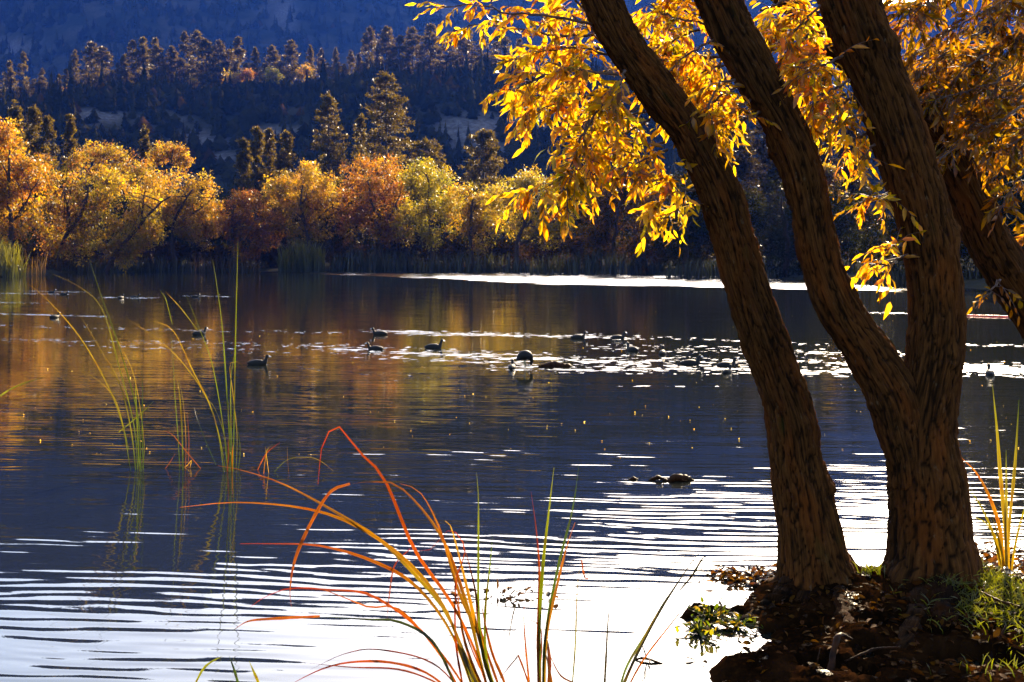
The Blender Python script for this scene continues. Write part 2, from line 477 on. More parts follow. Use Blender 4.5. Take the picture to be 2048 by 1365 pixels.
    up = m.math('MAXIMUM', m.math('MULTIPLY', on, 0.17), m.math('MULTIPLY', far_a, m.mapr(fn, 0.3, 0.7, 0.13, 0.22)))
    cb = m.n('ShaderNodeCombineXYZ'); m.set(cb.inputs[0], m.math('MULTIPLY', m.math('SUBTRACT', d, 0.5), m.math('MULTIPLY', up, 1.2)))
    m.set(cb.inputs[1], m.math('MULTIPLY', up, -1.0)); cb.inputs[2].default_value = 1.0
    nrm = m.vmath('NORMALIZE', m.vmath('ADD', s, cb.outputs[0]))
    rough = m.math('ADD', 0.03, m.math('MULTIPLY', up, 0.35))
    return m.done(m.prin(c4(0.0065, 0.0075, 0.006), rough, 0.5, nrm, 1.44))
M_WATER = water_material()
nr, nc = WX.shape
i, j = np.meshgrid(np.arange(nr - 1), np.arange(nc - 1), indexing='ij')
Q = np.stack([i * nc + j, i * nc + j + 1, (i + 1) * nc + j + 1, (i + 1) * nc + j], -1).reshape(-1, 4)
tag(mesh('water', np.stack([WX, WY, WX * 0], -1).reshape(-1, 3), Q, M_WATER, smooth=True, attrs={'stir': stir.ravel(), 'breeze': far.ravel()}), kind='structure')

# ---- near bank
BANK = [shore(1552, 1168), shore(1525, 1180), shore(1500, 1197), shore(1483, 1215), shore(1478, 1232), shore(1500, 1246), shore(1512, 1262), shore(1536, 1270),
        shore(1541, 1288), shore(1526, 1308), shore(1500, 1318), shore(1470, 1322), shore(1440, 1330), shore(1418, 1343), shore(1432, 1368), shore(1425, 1420),
        (0.55, 4.6), (-0.6, 3.6), (-4, 2.4), (-14, 1.5), (-14, -6), (14, -6), (14, 9.6), (7, 8.9), (4.6, 8.1), shore(2070, 1178), shore(2010, 1168), shore(1962, 1140), shore(1900, 1128), shore(1800, 1140),
        shore(1755, 1158), shore(1725, 1166), shore(1700, 1162), shore(1650, 1150), shore(1590, 1152)]
MOUNDS = [(1630, 1190, 0.34, 0.10), (1870, 1195, 0.42, 0.13), (1500, 1345, 0.14, 0.025), (1450, 1352, 0.07, 0.03), (1560, 1345, 0.22, 0.02), (1760, 1240, 0.35, 0.05), (1990, 1260, 0.5, 0.05)]
PUDDLES = [(1738, 1322, 0.10, 0.17), (1722, 1365, 0.08, 0.10), (1655, 1352, 0.16, 0.13), (1930, 1335, 0.22, 0.14), (1590, 1268, 0.16, 0.04), (1760, 1276, 0.13, 0.05), (1725, 1170, 0.09, 0.14), (2000, 1350, 0.2, 0.1), (1850, 1352, 0.13, 0.08)]
def bank_height(X, Y, rough=True):
    X = np.asarray(X, float); Y = np.asarray(Y, float)
    d = -poly_dist(X, Y, BANK)
    wob = (fbm(X * 7, Y * 7, 51) - 0.5) * 0.09
    d2 = d + wob
    z = np.where(d2 < 0, np.maximum(-0.5, d2 * 0.8), 0.035 * sstep(0, 0.05, d2) + 0.045 * sstep(0.0, 0.5, d2) + 0.25 * sstep(0.6, 3.5, 5.6 - Y) * sstep(0.2, 2, d2))
    for px, py, r, h in MOUNDS:
        c = gp(px, py); z = z + h * np.exp(-((X - c[0]) ** 2 + (Y - c[1]) ** 2) / r ** 2) * sstep(-0.06, 0.06, d2)
    for px, py, rx, ry in PUDDLES:
        c = gp(px, py); q = ((X - c[0]) / rx) ** 2 + ((Y - c[1]) / ry) ** 2 + (fbm(X * 18, Y * 12, 57) - 0.5) * 1.6 + 0.12
        z = z - 0.16 * (1 - sstep(0.4, 1.3, q))
    if rough:
        z = z + (fbm(X * 9, Y * 9, 52, 5) - 0.5) * 0.07 * sstep(-0.1, 0.15, d2) + (fbm(X * 30, Y * 30, 53, 4) - 0.5) * 0.05 * sstep(-0.1, 0.1, d2)
    return z
bx = np.concatenate([np.linspace(-13, 0.5, 40), np.arange(0.55, 4.3, 0.018), np.linspace(4.35, 13, 60)])
by = np.concatenate([np.linspace(-5.5, 4.6, 40), np.arange(4.65, 8.3, 0.022), np.linspace(8.35, 10.5, 20)])
BX, BY = np.meshgrid(bx, by)
BZ = bank_height(BX, BY)
def mud_material():
    m = NT('wet_mud')
    p = m.pos()
    n1 = m.noise(p, 3.5, 5, 0.6); n2 = m.noise(p, 26, 4, 0.6)
    c = m.mix(m.mapr(n1, 0.35, 0.65), c4(0.003, 0.0014, 0.0007), c4(0.012, 0.005, 0.002))
    c = m.mix(m.mapr(n2, 0.5, 0.75, 0, 0.7), c, c4(0.022, 0.008, 0.002))
    return m.done(m.prin(c, m.mapr(n1, 0.3, 0.7, 0.4, 0.9), m.mapr(n1, 0.28, 0.36, 0.25, 0.0), m.bump(n2, 0.8, 0.015)))
M_MUD = mud_material()
nr, nc = BX.shape
i, j = np.meshgrid(np.arange(nr - 1), np.arange(nc - 1), indexing='ij')
Q = np.stack([i * nc + j, i * nc + j + 1, (i + 1) * nc + j + 1, (i + 1) * nc + j], -1).reshape(-1, 4)
tag(mesh('bank', np.stack([BX, BY, BZ], -1).reshape(-1, 3), Q, M_MUD, smooth=True), kind='structure')
def bank_at(px, py):
    p = gp(px, py, 0.08)
    z = float(bank_height(np.array([p[0]]), np.array([p[1]]))[0])
    p[2] = z; return p

# ------------------------------------------------------------------ leaves
def lance(mb, P, D, N, L, W, C, bend=0.25, fold=0.3):
    """lance-shaped folded leaves: base points P, directions D, normals N"""
    D = unit(D); S = unit(np.cross(D, N)); N = np.cross(S, D)
    n = len(P); L = np.asarray(L)[:, None]; W = np.asarray(W)[:, None]
    b = np.broadcast_to(np.asarray(bend), (n,))[:, None]
    def mid(t): return P + D * L * t - N * L * b * t * t
    m0, m1, m2, m3 = mid(0), mid(0.33), mid(0.68), mid(1.0)
    l1 = mid(0.3) - S * W * 0.5 + N * W * fold; r1 = mid(0.3) + S * W * 0.5 + N * W * fold
    l2 = mid(0.66) - S * W * 0.42 + N * W * fold; r2 = mid(0.66) + S * W * 0.42 + N * W * fold
    V = np.stack([m0, m1, m2, m3, l1, l2, r1, r2], 1).reshape(-1, 3)
    base = (np.arange(n) * 8)[:, None, None]
    T = np.array([[0, 4, 1], [1, 4, 5], [1, 5, 2], [2, 5, 3], [0, 1, 6], [1, 7, 6], [1, 2, 7], [2, 3, 7]])[None]
    mb.add(V, (base + T).reshape(-1, 3), None, np.repeat(C, 8, 0))

def kites(mb, P, D, N, L, W, C):
    D = unit(D); S = unit(np.cross(D, N)); N = np.cross(S, D)
    n = len(P); L = np.asarray(L)[:, None]; W = np.asarray(W)[:, None]
    V = np.stack([P, P + D * L * 0.45 + S * W * 0.5 + N * W * 0.15, P + D * L, P + D * L * 0.45 - S * W * 0.5 + N * W * 0.15], 1).reshape(-1, 3)
    Q = (np.arange(n) * 4)[:, None] + np.arange(4)[None]
    mb.add(V, None, Q, np.repeat(C, 4, 0))

GOLD = np.array([[0.62, 0.31, 0.008], [0.70, 0.43, 0.012], [0.50, 0.19, 0.006], [0.52, 0.40, 0.015], [0.52, 0.15, 0.006], [0.30, 0.27, 0.015]])
def pick(pal, n, w=None):
    k = rng.choice(len(pal), n, p=w)
    c = pal[k] * (0.75 + 0.4 * rng.random((n, 1)))
    return c

# ------------------------------------------------------------------ far shore willows
def far_willow(label, base_px, Y, blobs, pal, limbs=(), dens=1.0, leaf=0.34, cat='tree', name='willow_tree', group='autumn willows along the far shore', trunk_r=0.32):
    """blobs: (px, py, rx, ry) ellipses of the crown in photo pixels at distance Y; limbs: px polylines"""
    k = Y / F
    b = at(base_px[0], base_px[1], Y)
    b[2] = float(land_height(np.array([b[0]]), np.array([b[1]]))[0]) - 0.1
    b[2] = max(b[2], -0.6)
    root = thing(name, b, label, cat, group)
    mb = MB()
    tot = 0
    lobes = []
    for (px, py, rx, ry) in blobs:
        lobes.append((px, py, rx * 0.8, ry * 0.8, 0.0))
        for q in range(7):
            an = rng.uniform(0, 6.28); f = rng.uniform(0.28, 0.46)
            lobes.append((px + math.cos(an) * rx * 0.72, py + math.sin(an) * ry * 0.72, rx * f, ry * f, rng.uniform(-0.8, 0.5) * (rx + ry) * 0.5 * k))
    for (px, py, rx, ry, yo) in lobes:
        c = at(px, py, Y) + [0, yo, 0]; a = rx * k; h = ry * k; dpt = (a + h) * 0.5
        area = a * h
        ncl = int(max(5, 15 * area * dens))
        # clumps fill the outer two thirds of the ellipsoid
        d = unit(rng.normal(size=(ncl, 3))); rr = (0.35 + 0.65 * rng.random(ncl)) ** 0.6
        rr *= 0.86 + 0.3 * vnoise(d[:, 0] * 3 + px, d[:, 2] * 3 + d[:, 1] * 2, 61)
        cc = c + d * rr[:, None] * np.array([a, dpt, h])
        cc[:, 2] = np.maximum(cc[:, 2], 0.15)
        ncl = max(4, int(ncl * 0.55))
        d = d[:ncl]; cc = cc[:ncl]
        ccol = pick(pal, ncl) * (0.40 + 0.85 * rng.random((ncl, 1)))
        per = 26
        P = np.repeat(cc, per, 0) + rng.normal(size=(ncl * per, 3)) * np.array([0.34, 0.34, 0.26]) * leaf / 0.34
        P[:, 2] = np.maximum(P[:, 2], 0.05)
        out = np.repeat(unit(cc - c), per, 0)
        D = out * 0.5 + rng.normal(size=P.shape) * 0.7 + np.array([0, 0, -0.35])
        N = rng.normal(size=P.shape)
        C = np.repeat(ccol, per, 0) * (0.8 + 0.4 * rng.random((len(P), 1)))
        kites(mb, P, D, N, leaf * (0.6 + 0.7 * rng.random(len(P))), leaf * 0.42 * (0.6 + 0.7 * rng.random(len(P))), C)
    mb.build('crown', M_DARKFAR if np.mean(pal) < 0.045 else M_FAR, root)
    tm = MB()
    bigc = max(blobs, key=lambda q: q[2] * q[3])
    first = True
    paths = list(limbs) or [[base_px, (bigc[0], bigc[1])]]
    for L in paths:
        fwd = 0.75 * max(q[2] for q in blobs) * k
        pts = [at(x, y, Y - fwd * q / max(1, len(L) - 1) + rng.uniform(-0.2, 0.2)) for q, (x, y) in enumerate(L)]
        if first: pts[0] = b + np.array([0, 0, 0.0])
        pts = spline(np.array(pts), 10)
        pts[1:] += rng.normal(size=(9, 3)) * 0.08
        r0 = trunk_r if first else trunk_r * 0.55
        tube(tm, pts, np.linspace(r0, r0 * 0.3, 10), 7)
        for q in range(3):      # forking limbs
            s = pts[rng.integers(4, 9)]; bl = blobs[rng.integers(len(blobs))]
            e = at(bl[0] + rng.uniform(-.6, .6) * bl[2], bl[1] - rng.uniform(0, .6) * bl[3], Y - fwd)
            e = s + (e - s) * min(1, 3.2 / max(np.linalg.norm(e - s), 0.1))
            mpt = (s + e) / 2 + rng.normal(size=3) * 0.3
            tube(tm, spline(np.array([s, mpt, e]), 7), np.linspace(r0 * 0.32, 0.03, 7), 5)
        first = False
    tm.build('trunk', M_WOOD, root, smooth=True)
    return root

P_YEL = np.array([[0.68, 0.47, 0.02], [0.66, 0.40, 0.015], [0.54, 0.43, 0.03], [0.66, 0.34, 0.015]])
P_ORG = np.array([[0.62, 0.33, 0.015], [0.64, 0.41, 0.015], [0.52, 0.20, 0.01], [0.62, 0.46, 0.02]])
P_BRN = np.array([[0.40, 0.14, 0.02], [0.46, 0.20, 0.02], [0.34, 0.10, 0.015], [0.5, 0.26, 0.02]])
P_GRN = np.array([[0.48, 0.43, 0.03], [0.58, 0.41, 0.02], [0.38, 0.36, 0.03], [0.62, 0.48, 0.02]])
P_EVG_SHADE = np.array([[0.020, 0.022, 0.006], [0.030, 0.028, 0.007], [0.014, 0.017, 0.005]])  # near-black: the right shore's shade is put into the leaf colour
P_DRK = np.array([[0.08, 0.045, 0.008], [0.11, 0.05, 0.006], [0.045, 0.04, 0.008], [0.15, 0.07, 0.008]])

far_willow('bright golden willow reaching furthest over the left end of the lake above tall green reeds', (5, 540), 127,
           [(20, 330, 55, 85), (-20, 300, 60, 75), (45, 410, 48, 75), (-10, 430, 55, 75), (0, 265, 30, 32), (60, 350, 28, 45)], P_ORG * np.array([1.15, 1.0, 1]),
           [[(5, 545), (25, 470), (15, 380), (20, 300)], [(18, 450), (55, 400), (75, 360)]])
far_willow('orange brown willow with a leaning forked trunk beside the furthest golden willow', (118, 530), 138,
           [(130, 390, 45, 55), (160, 420, 28, 48), (105, 440, 35, 60), (140, 480, 35, 45), (95, 345, 25, 30)], P_ORG * 0.85,
           [[(105, 535), (120, 500), (145, 455), (172, 410), (178, 375)], [(142, 458), (135, 420), (125, 370)]])
far_willow('bright yellow willow drooping to the waterline along its slanting dark trunk', (206, 530), 141,
           [(240, 405, 50, 62), (290, 420, 32, 58), (265, 480, 42, 40), (235, 505, 28, 32), (195, 450, 32, 62), (300, 470, 22, 26), (215, 370, 30, 28)], P_YEL,
           [[(200, 528), (235, 500), (275, 460), (312, 415), (340, 392)], [(278, 458), (285, 420), (290, 380)]])
far_willow('rounded orange willow crown rising behind the slanting yellow willow', (225, 500), 160,
           [(215, 325, 50, 36), (260, 340, 52, 34), (175, 330, 34, 38), (210, 300, 22, 16), (285, 365, 40, 30)], P_ORG * np.array([0.9, 0.9, 1]), [[(225, 540), (228, 430), (220, 330)]])
far_willow('small orange oak with an open crown standing against the blue hillside', (342, 480), 176,
           [(335, 300, 22, 16), (355, 308, 22, 18), (312, 314, 20, 16), (365, 322, 14, 12)], P_ORG, [[(342, 490), (342, 380), (341, 330), (345, 300)]], name='oak_tree', group=None, dens=1.2)
far_willow('wide golden willow with a long dark limb slanting up to the right', (350, 530), 150,
           [(350, 375, 52, 42), (400, 395, 40, 48), (430, 430, 30, 40), (350, 440, 50, 45), (400, 455, 40, 40), (310, 400, 34, 50)], P_YEL * np.array([0.95, 0.85, 1]),
           [[(330, 535), (345, 470), (360, 420), (385, 378)], [(350, 450), (400, 420), (430, 385)]])
far_willow('rust red low willow between two golden ones', (478, 530), 148,
           [(470, 430, 42, 45), (510, 430, 42, 46), (545, 460, 30, 44), (490, 480, 50, 38)], P_BRN, [[(455, 530), (462, 460), (468, 410)], [(460, 480), (500, 430)]])
far_willow('golden dome shaped willow above the pale green reed bed', (618, 525), 150,
           [(600, 375, 56, 48), (640, 390, 42, 44), (565, 390, 36, 40), (600, 430, 60, 48), (645, 445, 34, 42), (610, 345, 26, 22)], P_YEL * np.array([0.98, 0.9, 1]),
           [[(622, 530), (615, 470), (602, 420), (606, 370)], [(614, 460), (650, 425), (668, 410)]])
far_willow('reddish topped willow standing in front of the two tall pines', (760, 530), 150,
           [(735, 355, 48, 38), (775, 360, 44, 46), (715, 400, 42, 46), (760, 420, 50, 60), (700, 445, 30, 36), (790, 460, 34, 40)], P_BRN * np.array([1.25, 1.35, 1]),
           [[(765, 535), (760, 470), (745, 410), (735, 360)], [(760, 465), (790, 415), (805, 370)]])
far_willow('tall yellow green willow just left of the lone round topped pine', (868, 530), 148,
           [(855, 360, 46, 42), (885, 385, 38, 46), (835, 400, 38, 50), (870, 440, 46, 50), (815, 450, 30, 38)], P_GRN,
           [[(868, 535), (862, 470), (858, 400), (855, 350)]])
far_willow('low golden willow directly below the lone round topped pine', (945, 530), 146,
           [(940, 400, 44, 42), (965, 420, 36, 44), (925, 440, 36, 46), (960, 470, 36, 40)], P_YEL * 0.9, [[(945, 535), (942, 470), (945, 400)]])
far_willow('golden willow with a stout dark trunk behind the drooping leafy branch', (1035, 530), 142,
           [(1020, 380, 50, 38), (1070, 390, 50, 46), (1120, 420, 38, 46), (1060, 440, 50, 40), (1110, 470, 36, 28), (1000, 420, 32, 40)], P_GRN * np.array([1.05, 0.95, 1]),
           [[(1035, 540), (1036, 490), (1050, 430), (1060, 380)], [(1040, 490), (1090, 460), (1130, 425)]])
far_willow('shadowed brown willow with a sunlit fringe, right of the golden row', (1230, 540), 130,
           [(1230, 390, 62, 62), (1280, 370, 54, 55), (1190, 430, 44, 62), (1250, 460, 70, 62)], P_DRK * 0.8, [[(1225, 545), (1228, 480), (1240, 400)]], dens=1.1)  # shade put into the crown by a darkened leaf palette
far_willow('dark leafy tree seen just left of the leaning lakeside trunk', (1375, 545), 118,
           [(1370, 420, 70, 80), (1420, 390, 60, 80), (1340, 470, 50, 60), (1400, 490, 60, 50)], P_EVG_SHADE, [[(1370, 550), (1372, 490), (1380, 400)]], dens=1.0)
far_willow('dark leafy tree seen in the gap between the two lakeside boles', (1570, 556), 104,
           [(1560, 430, 90, 90), (1650, 450, 80, 80), (1490, 470, 60, 60), (1600, 510, 90, 45)], P_EVG_SHADE, [[(1570, 560), (1575, 480), (1560, 400)]], dens=0.8)
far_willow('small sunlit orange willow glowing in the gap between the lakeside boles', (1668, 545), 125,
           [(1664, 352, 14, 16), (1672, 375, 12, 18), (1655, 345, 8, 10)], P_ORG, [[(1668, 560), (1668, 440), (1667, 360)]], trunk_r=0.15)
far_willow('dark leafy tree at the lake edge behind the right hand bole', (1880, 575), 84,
           [(1860, 430, 110, 110), (1960, 460, 100, 100), (1780, 480, 70, 80), (2050, 430, 90, 130)], P_EVG_SHADE * 0.8, [[(1880, 580), (1885, 500), (1870, 400)]], dens=0.8)

P_EVG_SHADE = np.array([[0.020, 0.022, 0.006], [0.030, 0.028, 0.007], [0.014, 0.017, 0.005]])  # mostly hidden evergreens added behind the willows to shade their lower crowns
for q, (px, h, lab) in enumerate([(-60, 400, 'added shade evergreen behind the furthest golden willow'), (40, 395, 'added shade evergreen behind the gap left of the leaning forked willow'), (130, 400, 'added shade evergreen behind the leaning forked willow'), (215, 400, 'added shade evergreen behind the slanting yellow willow'), (300, 405, 'added shade evergreen behind the long slanting limb'),
                               (395, 400, 'added shade evergreen behind the right half of the wide golden willow'), (480, 415, 'added shade evergreen behind the rust red willow'), (570, 405, 'added shade evergreen left of the golden dome behind it'), (665, 405, 'added shade evergreen right of the golden dome behind it'), (760, 400, 'added shade evergreen behind the reddish topped willow'),
                               (850, 405, 'added shade evergreen behind the tall yellow green willow'), (940, 415, 'added shade evergreen behind the low golden willow'), (1030, 405, 'added shade evergreen behind the stout dark trunk'), (1120, 400, 'added shade evergreen right of the stout dark trunk'), (1200, 390, 'added shade evergreen behind the shadowed brown willow')]):
    h -= 26 if px in (395, 480, 1200) else 44
    far_willow(lab, (px, 540), 157.5 - 11 * (px > 1100), [(px - 22, h + 50, 34, 40), (px + 24, h + 55, 34, 42), (px, h + 24, 30, 32), (px, h + 95, 55, 40)], P_EVG_SHADE, name='added_shade_tree', group='evergreens added to shade the willows', leaf=0.4, dens=0.8)

# ------------------------------------------------------------------ pines
def pine_mesh(h, w, seed, ntuft=560, start=0.12, power=0.75, shape='cone', needle=0.5, per=7, tone=1.0):
    """crown (and trunk) of a pine of height h and half width w at the origin"""
    g = np.random.default_rng(seed)
    mb = MB()
    nb = int(ntuft / 9)
    t = start + (1 - start) * g.random(nb) ** 1.05
    az = g.random(nb) * 2 * math.pi
    if shape == 'cone': prof = (1 - t) ** power
    else: prof = np.sqrt(np.clip(1 - ((t - 0.5) / 0.56) ** 2, 0.02, 1))
    rad = w * (prof * (0.6 + 0.75 * g.random(nb)) + 0.05)
    cen = []; dirs = []
    for k in range(nb):
        m = 9
        s = np.linspace(0.22, 1, m) ** 0.9 * rad[k]
        d = np.array([math.cos(az[k]), math.sin(az[k]), 0])
        z = t[k] * h - 0.10 * s + 0.14 * s * (s / max(rad[k], .1)) + g.normal(size=m) * 0.08
        pt = d * s[:, None] + np.stack([g.normal(size=m) * 0.16, g.normal(size=m) * 0.16, z], -1)
        cen.append(pt); dirs.append(np.repeat(d[None], m, 0))
    cen = np.concatenate(cen); dirs = np.concatenate(dirs)
    tip = np.stack([g.normal(size=14) * 0.12, g.normal(size=14) * 0.12, h * (0.93 + 0.08 * g.random(14))], -1)
    cen = np.vstack([cen, tip]); dirs = np.vstack([dirs, np.tile([0, 0, 1.0], (14, 1))])
    n = len(cen)
    P = np.repeat(cen, per, 0) + g.normal(size=(n * per, 3)) * needle * 0.18
    D = np.repeat(dirs, per, 0) * 0.55 + g.normal(size=P.shape) * 0.75 + np.array([0, 0, 0.45])
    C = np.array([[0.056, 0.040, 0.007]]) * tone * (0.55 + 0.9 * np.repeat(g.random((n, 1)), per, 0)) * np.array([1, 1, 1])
    kites(mb, P, D, g.normal(size=P.shape), needle * (0.6 + 0.6 * g.random(len(P))), needle * 0.36 * np.ones(len(P)), C)
    tm = MB()
    tz = np.linspace(0, h * 0.97, 9)
    tube(tm, np.stack([np.sin(tz * 0.3 + seed) * 0.08, np.cos(tz * 0.4 + seed) * 0.08, tz], -1), np.linspace(h * 0.018 + 0.06, 0.03, 9), 7)
    for k in range(0, nb, 2):
        d = np.array([math.cos(az[k]), math.sin(az[k]), 0])
        tube(tm, np.array([[0, 0, t[k] * h], d * rad[k] * 0.5 + [0, 0, t[k] * h - 0.04 * rad[k]], d * rad[k] * 0.92 + [0, 0, t[k] * h]]), np.array([0.06, 0.04, 0.015]) * h / 20, 4)
    return mb, tm

def pine(label, px, top, half, Y, seed, group, shape='cone', power=0.75, ntuft=1050, name='pine_tree', start=0.12, needle=0.5, tone=1.0):
    k = Y / F
    X = (px - CX) * k
    z0 = float(land_height(np.array([X]), np.array([Y]))[0])
    zt = CAM_H + (HZ - top) * k
    root = thing(name, (X, Y, z0), label, 'tree', group)
    mb, tm = pine_mesh(zt - z0, half * k, seed, ntuft, start, power, shape, needle, 7, tone)
    mb.build('crown', M_NEEDLE, root, origin=(0, 0, 0)); tm.build('trunk', M_WOOD, root, smooth=True, origin=(0, 0, 0))
    return root
G1 = 'pines behind the far shore willows'
pine('tallest pine, broad and ragged, above the reddish willow', 772, 150, 76, 186, 1, G1, power=0.5, ntuft=1700, start=0.3)
pine('symmetrical cone shaped pine left of the tallest pine', 656, 190, 72, 184, 2, G1, power=0.7, ntuft=1700, start=0.18)
pine('narrow pine squeezed between the cone shaped and the tallest pine', 722, 232, 30, 192, 3, G1, power=0.7)
pine('lone columnar pine with a rounded top standing clear of the others', 966, 263, 38, 180, 4, G1, 'round', ntuft=1500, start=0.25)
pine('squat round pine hidden behind the tall yellow green willow', 848, 284, 44, 178, 5, G1, 'round', ntuft=1200, start=0.4)
pine('dark dense pine, left of the dark pine clump', 487, 282, 30, 172, 6, G1, power=0.6)
pine('dark pine with the highest spire of the dark clump', 514, 258, 28, 176, 7, G1, power=0.5, ntuft=1200)
pine('dark pine with a blunt spire in the middle of the dark clump', 538, 262, 24, 180, 8, G1, power=0.5)
pine('dark pine at the right end of the dark clump', 572, 268, 36, 178, 9, G1, power=0.5, ntuft=1200)
pine('small pointed pine beside the small orange oak', 290, 256, 25, 190, 10, G1, power=0.75)
pine('slim pine right of the bushy pines above the golden willows', 140, 234, 26, 178, 11, G1, power=0.7)
pine('bushy pine with the tallest top above the furthest golden willow', 30, 206, 32, 176, 12, G1, power=0.55, ntuft=1300)
pine('bushy pine with two blunt tops, middle of the three bushy pines', 68, 218, 36, 174, 13, G1, power=0.5, ntuft=1300)
pine('bushy sloping pine, right of the three bushy pines', 95, 238, 34, 172, 14, G1, power=0.5, ntuft=1200)
G2 = 'dark pines on the right shore'
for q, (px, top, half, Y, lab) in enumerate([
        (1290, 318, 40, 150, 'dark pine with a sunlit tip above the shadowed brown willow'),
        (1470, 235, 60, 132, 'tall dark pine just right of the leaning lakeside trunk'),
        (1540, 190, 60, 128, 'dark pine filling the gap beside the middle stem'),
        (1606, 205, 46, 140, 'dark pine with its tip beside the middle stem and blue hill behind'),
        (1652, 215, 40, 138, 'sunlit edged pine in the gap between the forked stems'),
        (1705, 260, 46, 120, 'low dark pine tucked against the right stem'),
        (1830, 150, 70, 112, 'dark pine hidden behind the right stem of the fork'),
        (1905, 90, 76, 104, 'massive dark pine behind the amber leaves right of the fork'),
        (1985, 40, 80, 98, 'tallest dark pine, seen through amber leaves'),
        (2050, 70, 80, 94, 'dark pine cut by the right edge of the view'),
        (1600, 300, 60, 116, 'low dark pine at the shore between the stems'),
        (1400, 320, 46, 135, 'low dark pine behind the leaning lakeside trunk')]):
    pine(lab, px, top, half, Y, 30 + q, G2, power=0.5, ntuft=1500, start=0.06, tone=0.28)  # low tone puts the right shore's shade into the needle colour

# crest pines: five models, every tree an object of its own
crest = [(20, 125), (47, 108), (84, 140), (118, 150), (150, 104), (184, 88), (206, 97), (236, 128), (264, 84), (287, 78), (312, 79), (343, 96), (370, 68), (396, 66), (412, 82), (436, 84), (456, 102), (476, 78),
         (510, 98), (546, 95), (582, 84), (620, 94), (642, 100), (672, 98), (702, 104), (738, 58), (772, 56), (800, 74), (826, 58), (862, 52), (898, 66), (930, 60), (965, 72), (1002, 68), (1040, 80), (1085, 86), (1150, 100),
         (1230, 108), (1290, 112), (1330, 120), (1560, 150), (1620, 160), (-15, 140),
         (70, 160), (132, 140), (222, 150), (248, 112), (330, 120), (425, 118), (494, 128), (530, 130), (562, 125), (655, 128), (688, 132), (718, 110), (755, 96), (785, 92), (845, 90), (880, 100)]
side = ['tall', 'short', 'slim', 'broad', 'ragged']
models = []
ordn = sorted(range(len(crest)), key=lambda q: crest[q][0])
rank = {q: r for r, q in enumerate(ordn)}
ORD = ['first', 'second', 'third', 'fourth', 'fifth', 'sixth', 'seventh', 'eighth', 'ninth', 'tenth', 'eleventh', 'twelfth', 'thirteenth', 'fourteenth', 'fifteenth', 'sixteenth', 'seventeenth', 'eighteenth', 'nineteenth']
TENS = ['', '', 'twenty', 'thirty', 'forty', 'fifty', 'sixty']
def ordinal(n):
    if n <= 19: return ORD[n - 1]
    if n % 10 == 0: return TENS[n // 10][:-1] + 'ieth'
    return TENS[n // 10] + '-' + ORD[n % 10 - 1]
for q in range(5):
    mb, tm = pine_mesh(18.0, [4.3, 3.9, 3.3, 4.8, 4.1][q], 80 + q, 760, 0.10, [0.5, 0.62, 0.55, 0.42, 0.48][q], 'cone', 0.85, 6)
    models.append((mb, tm))
model_obj = []
for q, (px, top) in enumerate(crest):
    Y = 422 + 16 * rng.random() - (6 if q > 42 else 0)
    X = (px - CX) * Y / F
    z0 = float(land_height(np.array([X]), np.array([Y]))[0])
    h = max(8.0, CAM_H + (HZ - top) * Y / F - z0)
    lab = f'ridge pine on the crest below the blue mountain, {ordinal(rank[q] + 1)} along the crest from the left'
    if q < 5:
        r = thing('ridge_pine', (X, Y, z0), lab, 'tree', 'pines along the ridge crest')
        models[q][0].build('crown', M_NEEDLE, r, origin=(0, 0, 0)); models[q][1].build('trunk', M_WOOD, r, smooth=True, origin=(0, 0, 0))
        model_obj.append(r)
    else:
        r = copy_tree(model_obj[rng.integers(5)])
        r.location = (X, Y, z0); r['label'] = lab
    s = h / 18.0
    fw = 0.62 + 0.75 * rng.random(); r.scale = (s * fw, s * fw, s); r.rotation_euler = (0, 0, rng.random() * 6.28)

# autumn shrubs on the ridge crest (sunlit)
for q, (px, py, rr, pal, lab) in enumerate([(465, 158, 14, P_YEL, 'small yellow bush on the ridge crest below the pines'), (492, 150, 10, P_BRN, 'small rust bush beside the yellow one on the ridge'),
                                            (607, 145, 13, P_ORG, 'small orange bush at the right end of the lit ridge'), (385, 168, 9, P_ORG, 'tiny orange bush low on the lit ridge'), (130, 188, 8, P_ORG, 'tiny orange bush at the left of the ridge'),
                                            (545, 152, 14, P_GRN, 'rounded olive bush on the lit ridge')]):
    Y = 412.0; X = (px - CX) * Y / F
    z0 = float(land_height(np.array([X]), np.array([Y]))[0])
    zc = max(z0 + 0.5, CAM_H + (HZ - py) * Y / F)
    far_willow(lab, (px, HZ - (z0 - CAM_H) * F / Y), Y, [(px, HZ - (zc - CAM_H) * F / Y, rr, rr * 0.8)], pal, cat='bush', name='autumn_bush', group='autumn bushes on the ridge', leaf=0.8, dens=0.4, trunk_r=0.12)

